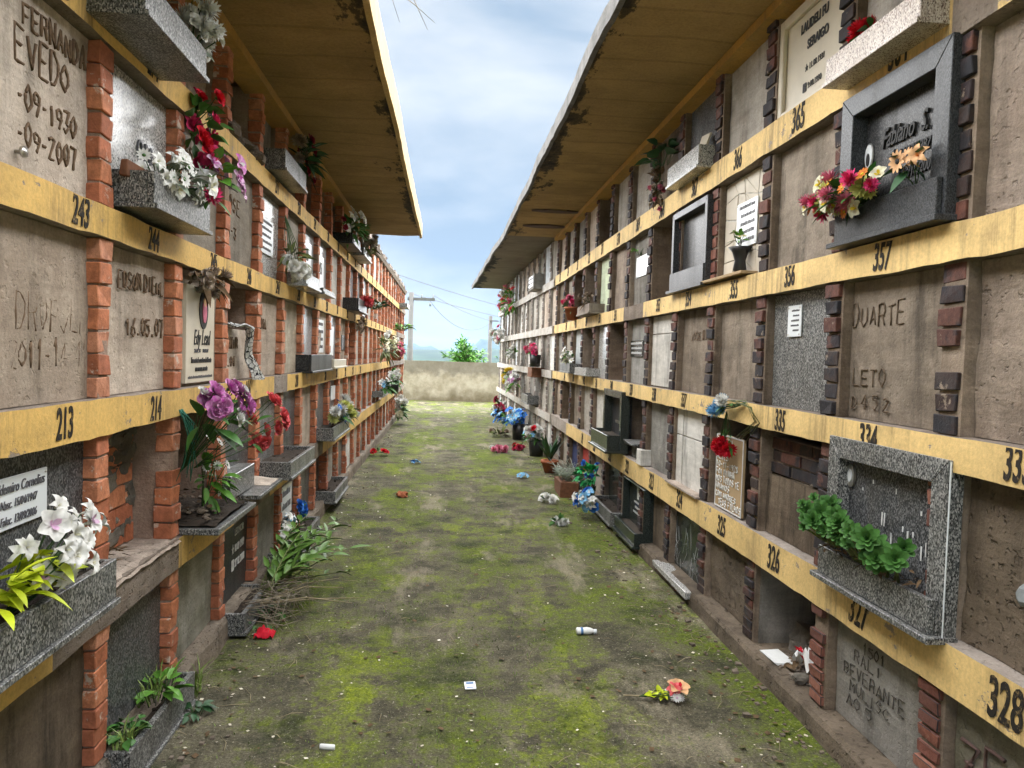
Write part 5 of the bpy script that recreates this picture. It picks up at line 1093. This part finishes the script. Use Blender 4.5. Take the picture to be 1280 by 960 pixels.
def gh(X, Y):
    r = math.hypot(X, Y-12); d = max(0, Y - 27) if abs(X) < 40 else max(0, r - 30)
    return -.06 - min(4.5, d*.35) - min(8, max(0, r-60)*.03)
mb = MB(); rad = [0,8,16,22,28,34,40,55,80,140,260,500,900,1600,3000,6000]; na = 48
vs = [V((0,12,gh(0,12)))]; fs = []
for r in rad[1:]: vs += [V((r*math.sin(6.2832*k/na), 12+r*math.cos(6.2832*k/na), gh(r*math.sin(6.2832*k/na), 12+r*math.cos(6.2832*k/na)))) for k in range(na)]
fs += [(0, 1+(k+1) % na, 1+k) for k in range(na)]
for q in range(len(rad)-2):
    for k in range(na): a = 1+q*na+k; b = 1+q*na+(k+1) % na; fs.append((a, b, b+na, a+na))
mb.add(vs, fs, 0, True); tag(mb.build('ground', M['meadow'], fix=False), kind='structure')
M['forest'] = plain('forest_hill', (.035,.06,.03), .95, .1, .6, .012)
def ridge(y0, h, sx, seed, dep):
    mb = MB(); mb.grid(260, 8, lambda i, j: V(((i-.5)*y0*2.4, y0 + dep*j, -14 + (h*(.55 + .9*noise.noise(V((i*sx, seed, 0))) + .25*noise.noise(V((i*sx*5, seed, 3))) + .06*noise.noise(V((i*sx*22, seed, 5))))+14)*math.sin(math.pi*j/2)**.8)))
    o = mb.build('hills', M['forest'], fix=False); return tag(o, kind='structure')
ridge(1300, 16, 42, 3.1, 350); ridge(2600, 80, 36, 8.4, 700)
# end wall
t = NT('stained_render', .95, .1)
k = t.mix(t.ramp(t.noise(4, None, 4, .6), [(.35,0),(.65,1)]), (.27,.235,.165), (.40,.36,.28)); z = t.sep()[2]
top = t.math('ADD', z, t.math('MULTIPLY', t.math('SUBTRACT', t.noise(1, t.vec((2.2,2.2,2.2)), 5, .6), .5), 1.1))
k = t.mix(t.ramp(top, [(.8,0),(1.7,.6)]), k, (.10,.09,.075)); k = t.mix(t.ramp(top, [(.02,.75),(.42,0)]), k, (.09,.07,.035))
k = t.mix(t.ramp(t.noise(13, None, 5, .8), [(.56,0),(.68,.55)]), k, (.20,.16,.10)); t.bump(t.noise(12, None, 6, .75), .6, .02); M['endwall'] = t.col(k)
mb = MB(); mb.grid(60, 8, lambda i, j: V((-6+12*i, 24.6 + .012*noise.noise(V((i*30, j*5, 2))), -.05+1.36*j + (.015*noise.noise(V((i*30, 0, 5))) if j == 1 else 0)))); mb.box((-6,24.62,-.1),(6,24.85,1.30))
tag(mb.build('boundary_wall', M['endwall'], fix=False), 'low rough stained wall closing the far end of the path', 'wall')
# poles and wires
M['pole'] = plain('concrete_pole', (.15,.148,.142), .9, .2, .2, 4); M['wire'] = plain('dark_wire', (.12,.12,.13), .6)
def pole(x, y, top, r, label, arm):
    p = thing('utility_pole', (x, y, gh(x, y)), label, 'utility pole', 'utility poles'); mb = MB(); mb.tube([(x,y,gh(x,y)),(x,y,top)], [r*1.35, r*.85], 8); mb.build('post', M['pole'], p)
    if arm:
        mb = MB(); mb.box((x-.2,y-.07,top-.42),(x+1.25,y+.05,top-.27)); mb.build('crossarm', M['pole'], p)
        for q in (-.1,.55,1.15):
            mb = MB(); mb.lathe([(.03,0),(.06,.04),(.03,.09),(.055,.14),(.02,.2)], 8, (x+q, y-.01, top-.27)); mb.build('insulator', M['slate'], p)
        mb = MB(); mb.lathe([(.03,-.2),(.06,-.17),(.06,-.02),(.02,0)], 8, (x+1.0, y-.01, top-.5)); mb.build('lamp_housing', M['slate'], p)
    else:
        mb = MB(); mb.box((x-.03,y-.16,top-.35),(x+.5,y-.10,top-.27)); mb.build('bracket', M['pole'], p)
    return p
pole(-1.98, 40, 4.75, .15, 'grey concrete utility pole with crossarm beyond the end wall, left', True)
pole(2.72, 48, 4.05, .14, 'plain leaning concrete utility pole beyond the end wall, right', False)
def wire(a, b, sag, label):
    a, b = V(a), V(b); mb = MB(); mb.tube([a.lerp(b, k/16) - V((0,0,sag*4*(k/16)*(1-k/16))) for k in range(17)], .014, 4); tag(mb.build('power_line', M['wire'], fix=False), label, 'wire', 'power lines behind the end wall')
wire((-7, 38, 6.9), (7, 52, 4.3), .3, 'topmost overhead wire sloping down to the right')
wire((-7, 38, 6.0), (7, 52, 3.65), .3, 'second overhead wire, just below the topmost one')
wire((-.83, 40, 4.65), (2.72, 47.9, 3.75), .15, 'taut wire between the two poles')
wire((-.98, 40, 4.3), (2.72, 47.9, 3.6), .9, 'slack sagging wire between the two poles')
wire((2.72, 48.1, 3.8), (12, 52, 4.2), .3, 'wire leaving the right pole toward the right')
# tree and shrubs behind the end wall
def tree(x, y, top, w, n, label, mat, seed, fe=1.0, L=.16, group='trees beyond the end wall'):
    r2 = random.Random(seed); z0 = gh(x, y); t = thing('tree', (x, y, z0), label, 'tree', group); tb = MB(); lb = MB(); h = top - z0
    tb.tube([(x,y,z0),(x+.05,y,z0+h*.3),(x,y,top-w*.8)], [.11,.08,.05], 7)
    for k in range(n):
        a = r2.uniform(0, 6.28); e = r2.uniform(.1, 1.0); L0 = w*(.55 + .5*r2.random())*(1 if e < .75 else .8)
        p0 = V((x, y, top - w*r2.uniform(.85, 1.7))); d = V((math.cos(a)*(1.05-e*.8), math.sin(a)*(1.05-e*.8), .25 + e*.85))
        pts = [p0 + d*L0*q + V((0,0,-.25*L0*q*q*(1-e))) for q in (0,.25,.5,.75,1)]
        for p in pts: p.z = min(p.z, top)
        tb.tube(pts, [.028,.022,.016,.01,.004], 5)
        for q in range(34):
            f_ = r2.uniform(.25, 1.05); i = min(3, int(f_*4)); p = pts[i].lerp(pts[i+1], f_*4-i)
            s = V((r2.uniform(-1,1), r2.uniform(-1,1), r2.uniform(-.4,.7))); leaf(lb, p + s*.10*fe, d*.8 + s, L*r2.uniform(.7,1.4), L*.35, .4, nt=2)
    tb.build('trunk', M['twig'], t, fix=False); lb.build('crown', M[mat], t, fix=False)
tree(.85, 36, 2.55, 1.45, 90, 'feathery bright green tree rising above the middle of the end wall', 'fresh', 3, L=.24)
tree(3.3, 42, 1.75, 1.5, 44, 'darker green bush around the right utility pole', 'leaf', 5, 1.6, .26)
tree(2.0, 44, 1.35, 1.5, 36, 'low pale bush between the feathery tree and right pole', 'fresh', 8, 1.6, .26)
tree(4.6, 46, 2.2, 1.6, 36, 'dark bush at the corner of the far right wall', 'leaf', 9, 1.6, .28)
# loose litter nobody could count
rnd.seed(99)
def litter(name, mat, n, yr, size, thin, edge=.5, zoff=.006):
    mb = MB()
    for k in range(n):
        y = yr[0] + (yr[1]-yr[0])*rnd.random()**1.5; X = U(-1.12, 1.57)
        if rnd.random() < edge: X = .22 + (1 if rnd.random() < .6 else -1)*(1.34 - abs(rnd.gauss(0, .22)))
        L = U(*size); a = U(0, 6.28); z = hz(X, y) + zoff
        if thin: mb.tube([(X, y, z), (X+L*math.cos(a)*.5, y+L*math.sin(a)*.5, z+U(0,.012)), (X+L*math.cos(a+U(-.4,.4)), y+L*math.sin(a), z)], [.0016,.0014,.001], 3)
        else:
            d = V((math.cos(a), math.sin(a), U(-.2,.3))); s = V((-d.y, d.x, U(-.3,.3)))*L*U(.3,.6); p = V((X, y, z+.002))
            mb.add([p, p+d*L*.5+s, p+d*L, p+d*L*.5-s], [(0,1,2,3)])
    o = mb.build(name, M[mat], fix=False); return tag(o, 'tiny bits of ' + name.replace('_', ' ') + ' strewn over the mossy path', 'litter', kind='stuff')
litter('pale_flakes', 'cream', 650, (2.2, 22), (.006,.022), False, .45)
litter('dead_leaf_bits', 'deadleaf', 900, (2.2, 20), (.010,.035), False, .6)
litter('straw_bits', 'straw', 520, (2.2, 14), (.03,.14), True, .4)
mb = MB()
for k in range(450):
    X = .22 + (1 if rnd.random() < .7 else -1)*(1.34 - abs(rnd.gauss(0, .14))); y = 2.2 + 12*rnd.random()**1.4; r = U(.003,.010)
    if rnd.random() < .15: r *= 1.7
    bm_c = V((X, y, hz(X, y)+r*.3)); o = [V((U(.6,1.2)*sx, U(.6,1.2)*sy, U(.5,.9)*sz))*r for sz in (-1,1) for sx, sy in ((-1,-1),(1,-1),(1,1),(-1,1))]
    mb.hexa([bm_c + q for q in o])
tag(mb.build('gravel', M['stone']), 'small gravel and soil crumbs along both kerbs', 'gravel', kind='stuff')
mb = MB()
for k in range(6500):
    y = 2.2 + 9*rnd.random()**1.5; X = U(-1.05, 1.5); q = noise.noise(V((X*1.4, y*.8, 5)))
    if q < .05 and rnd.random() < .85: continue
    z = hz(X, y); a = U(0,6.28); h = U(.006,.018); w = U(.002,.004); d = V((math.cos(a), math.sin(a), 0)); s = V((-d.y, d.x, 0))*w; p = V((X, y, z))
    mb.add([p-s, p+s, p+d*h*.6+V((0,0,h))], [(0,1,2)])
tag(mb.build('moss_tufts', M['grassblade'], fix=False), 'short moss and grass tufts on the path', 'moss', kind='stuff')

mb = MB(); mb.box((-7000,-7000,-16),(7000,7000,130)); hzo = mb.build('haze', []); tag(hzo, 'thin bluish air haze over the whole place', 'haze', kind='stuff')
hm = bpy.data.materials.new('haze_air'); hm.use_nodes = True; hn = hm.node_tree; hn.nodes.clear(); pv = hn.nodes.new('ShaderNodeVolumePrincipled'); ho = hn.nodes.new('ShaderNodeOutputMaterial'); hn.links.new(pv.outputs[0], ho.inputs['Volume'])
pv.inputs['Color'].default_value = (.30, .46, .72, 1); pv.inputs['Density'].default_value = .00013; hzo.data.materials.clear(); hzo.data.materials.append(hm)
# ------------------------------------------------------------------ light, sky, camera
w = bpy.data.worlds.new('World'); scene.world = w; w.use_nodes = True; nt = w.node_tree; nt.nodes.clear()
sky = nt.nodes.new('ShaderNodeTexSky'); sky.sky_type = 'NISHITA'; sky.sun_disc = False; sky.sun_elevation = math.radians(62); sky.sun_rotation = math.radians(SUN_ROT) if 'SUN_ROT' in globals() else math.radians(200)
tc = nt.nodes.new('ShaderNodeTexCoord'); mp = nt.nodes.new('ShaderNodeMapping'); mp.inputs['Scale'].default_value = (1.6, 1.6, 4.2); mp.inputs['Location'].default_value = (3.1, .6, 1.25)
no = nt.nodes.new('ShaderNodeTexNoise'); no.inputs['Scale'].default_value = 1.5; no.inputs['Detail'].default_value = 6; no.inputs['Roughness'].default_value = .5; no.inputs['Distortion'].default_value = .25
rp = nt.nodes.new('ShaderNodeValToRGB'); rp.color_ramp.elements[0].position = .30; rp.color_ramp.elements[1].position = .68
c2 = nt.nodes.new('ShaderNodeValToRGB'); c2.color_ramp.elements[0].color = (1.15, 1.5, 1.9, 1); c2.color_ramp.elements[1].color = (2.35, 2.5, 2.64, 1); c2.color_ramp.elements[0].position = .40; c2.color_ramp.elements[1].position = .60
mx = nt.nodes.new('ShaderNodeMixRGB'); bg = nt.nodes.new('ShaderNodeBackground'); ou = nt.nodes.new('ShaderNodeOutputWorld')
L_ = nt.links.new
L_(tc.outputs['Generated'], mp.inputs['Vector']); L_(mp.outputs['Vector'], no.inputs['Vector']); L_(no.outputs['Fac'], rp.inputs['Fac']); sx_ = nt.nodes.new('ShaderNodeSeparateXYZ'); L_(tc.outputs['Generated'], sx_.inputs[0]); mr = nt.nodes.new('ShaderNodeMapRange'); mr.inputs['From Min'].default_value = 0; mr.inputs['From Max'].default_value = .22; mr.inputs['To Min'].default_value = -.07; mr.inputs['To Max'].default_value = .02; L_(sx_.outputs['Z'], mr.inputs['Value']); ad = nt.nodes.new('ShaderNodeMath'); L_(no.outputs['Fac'], ad.inputs[0]); L_(mr.outputs['Result'], ad.inputs[1]); L_(ad.outputs[0], c2.inputs['Fac'])
mx.inputs[0].default_value = .96; L_(sky.outputs['Color'], mx.inputs[1]); L_(c2.outputs['Color'], mx.inputs[2]); L_(mx.outputs['Color'], bg.inputs['Color']); L_(bg.outputs['Background'], ou.inputs['Surface'])
bg.inputs['Strength'].default_value = .05
sd_ = bpy.data.lights.new('sun', 'SUN'); sd_.energy = 3.4; sd_.angle = math.radians(160); sd_.color = (1, .99, .975)
so = bpy.data.objects.new('sun', sd_); COL.objects.link(so); so.rotation_euler = (math.radians(-28), 0, 0)
yaw, pit, rol = math.radians(5.0373), math.radians(-2.2175), math.radians(1.7492)
R0 = V((math.cos(yaw), -math.sin(yaw), 0)); F = V((math.sin(yaw)*math.cos(pit), math.cos(yaw)*math.cos(pit), math.sin(pit))); U0 = R0.cross(F)
R1 = R0*math.cos(rol) + U0*math.sin(rol); U1 = U0*math.cos(rol) - R0*math.sin(rol)
cd = bpy.data.cameras.new('camera'); cd.sensor_width = 36; cd.lens = 930/1280*36; cd.clip_start = .05; cd.clip_end = 20000
co = bpy.data.objects.new('camera', cd); COL.objects.link(co); m = Matrix((R1, U1, -F)).transposed().to_4x4(); m.translation = V((0, 0, 1.58)); co.matrix_world = m
scene.camera = co
vs_ = scene.view_settings; vs_.view_transform = 'Standard'; vs_.look = 'None'; vs_.gamma = 1; vs_.use_curve_mapping = False; vs_.exposure = 2.95
scene.cycles.max_bounces = 9; scene.cycles.diffuse_bounces = 7; scene.cycles.use_denoising = True
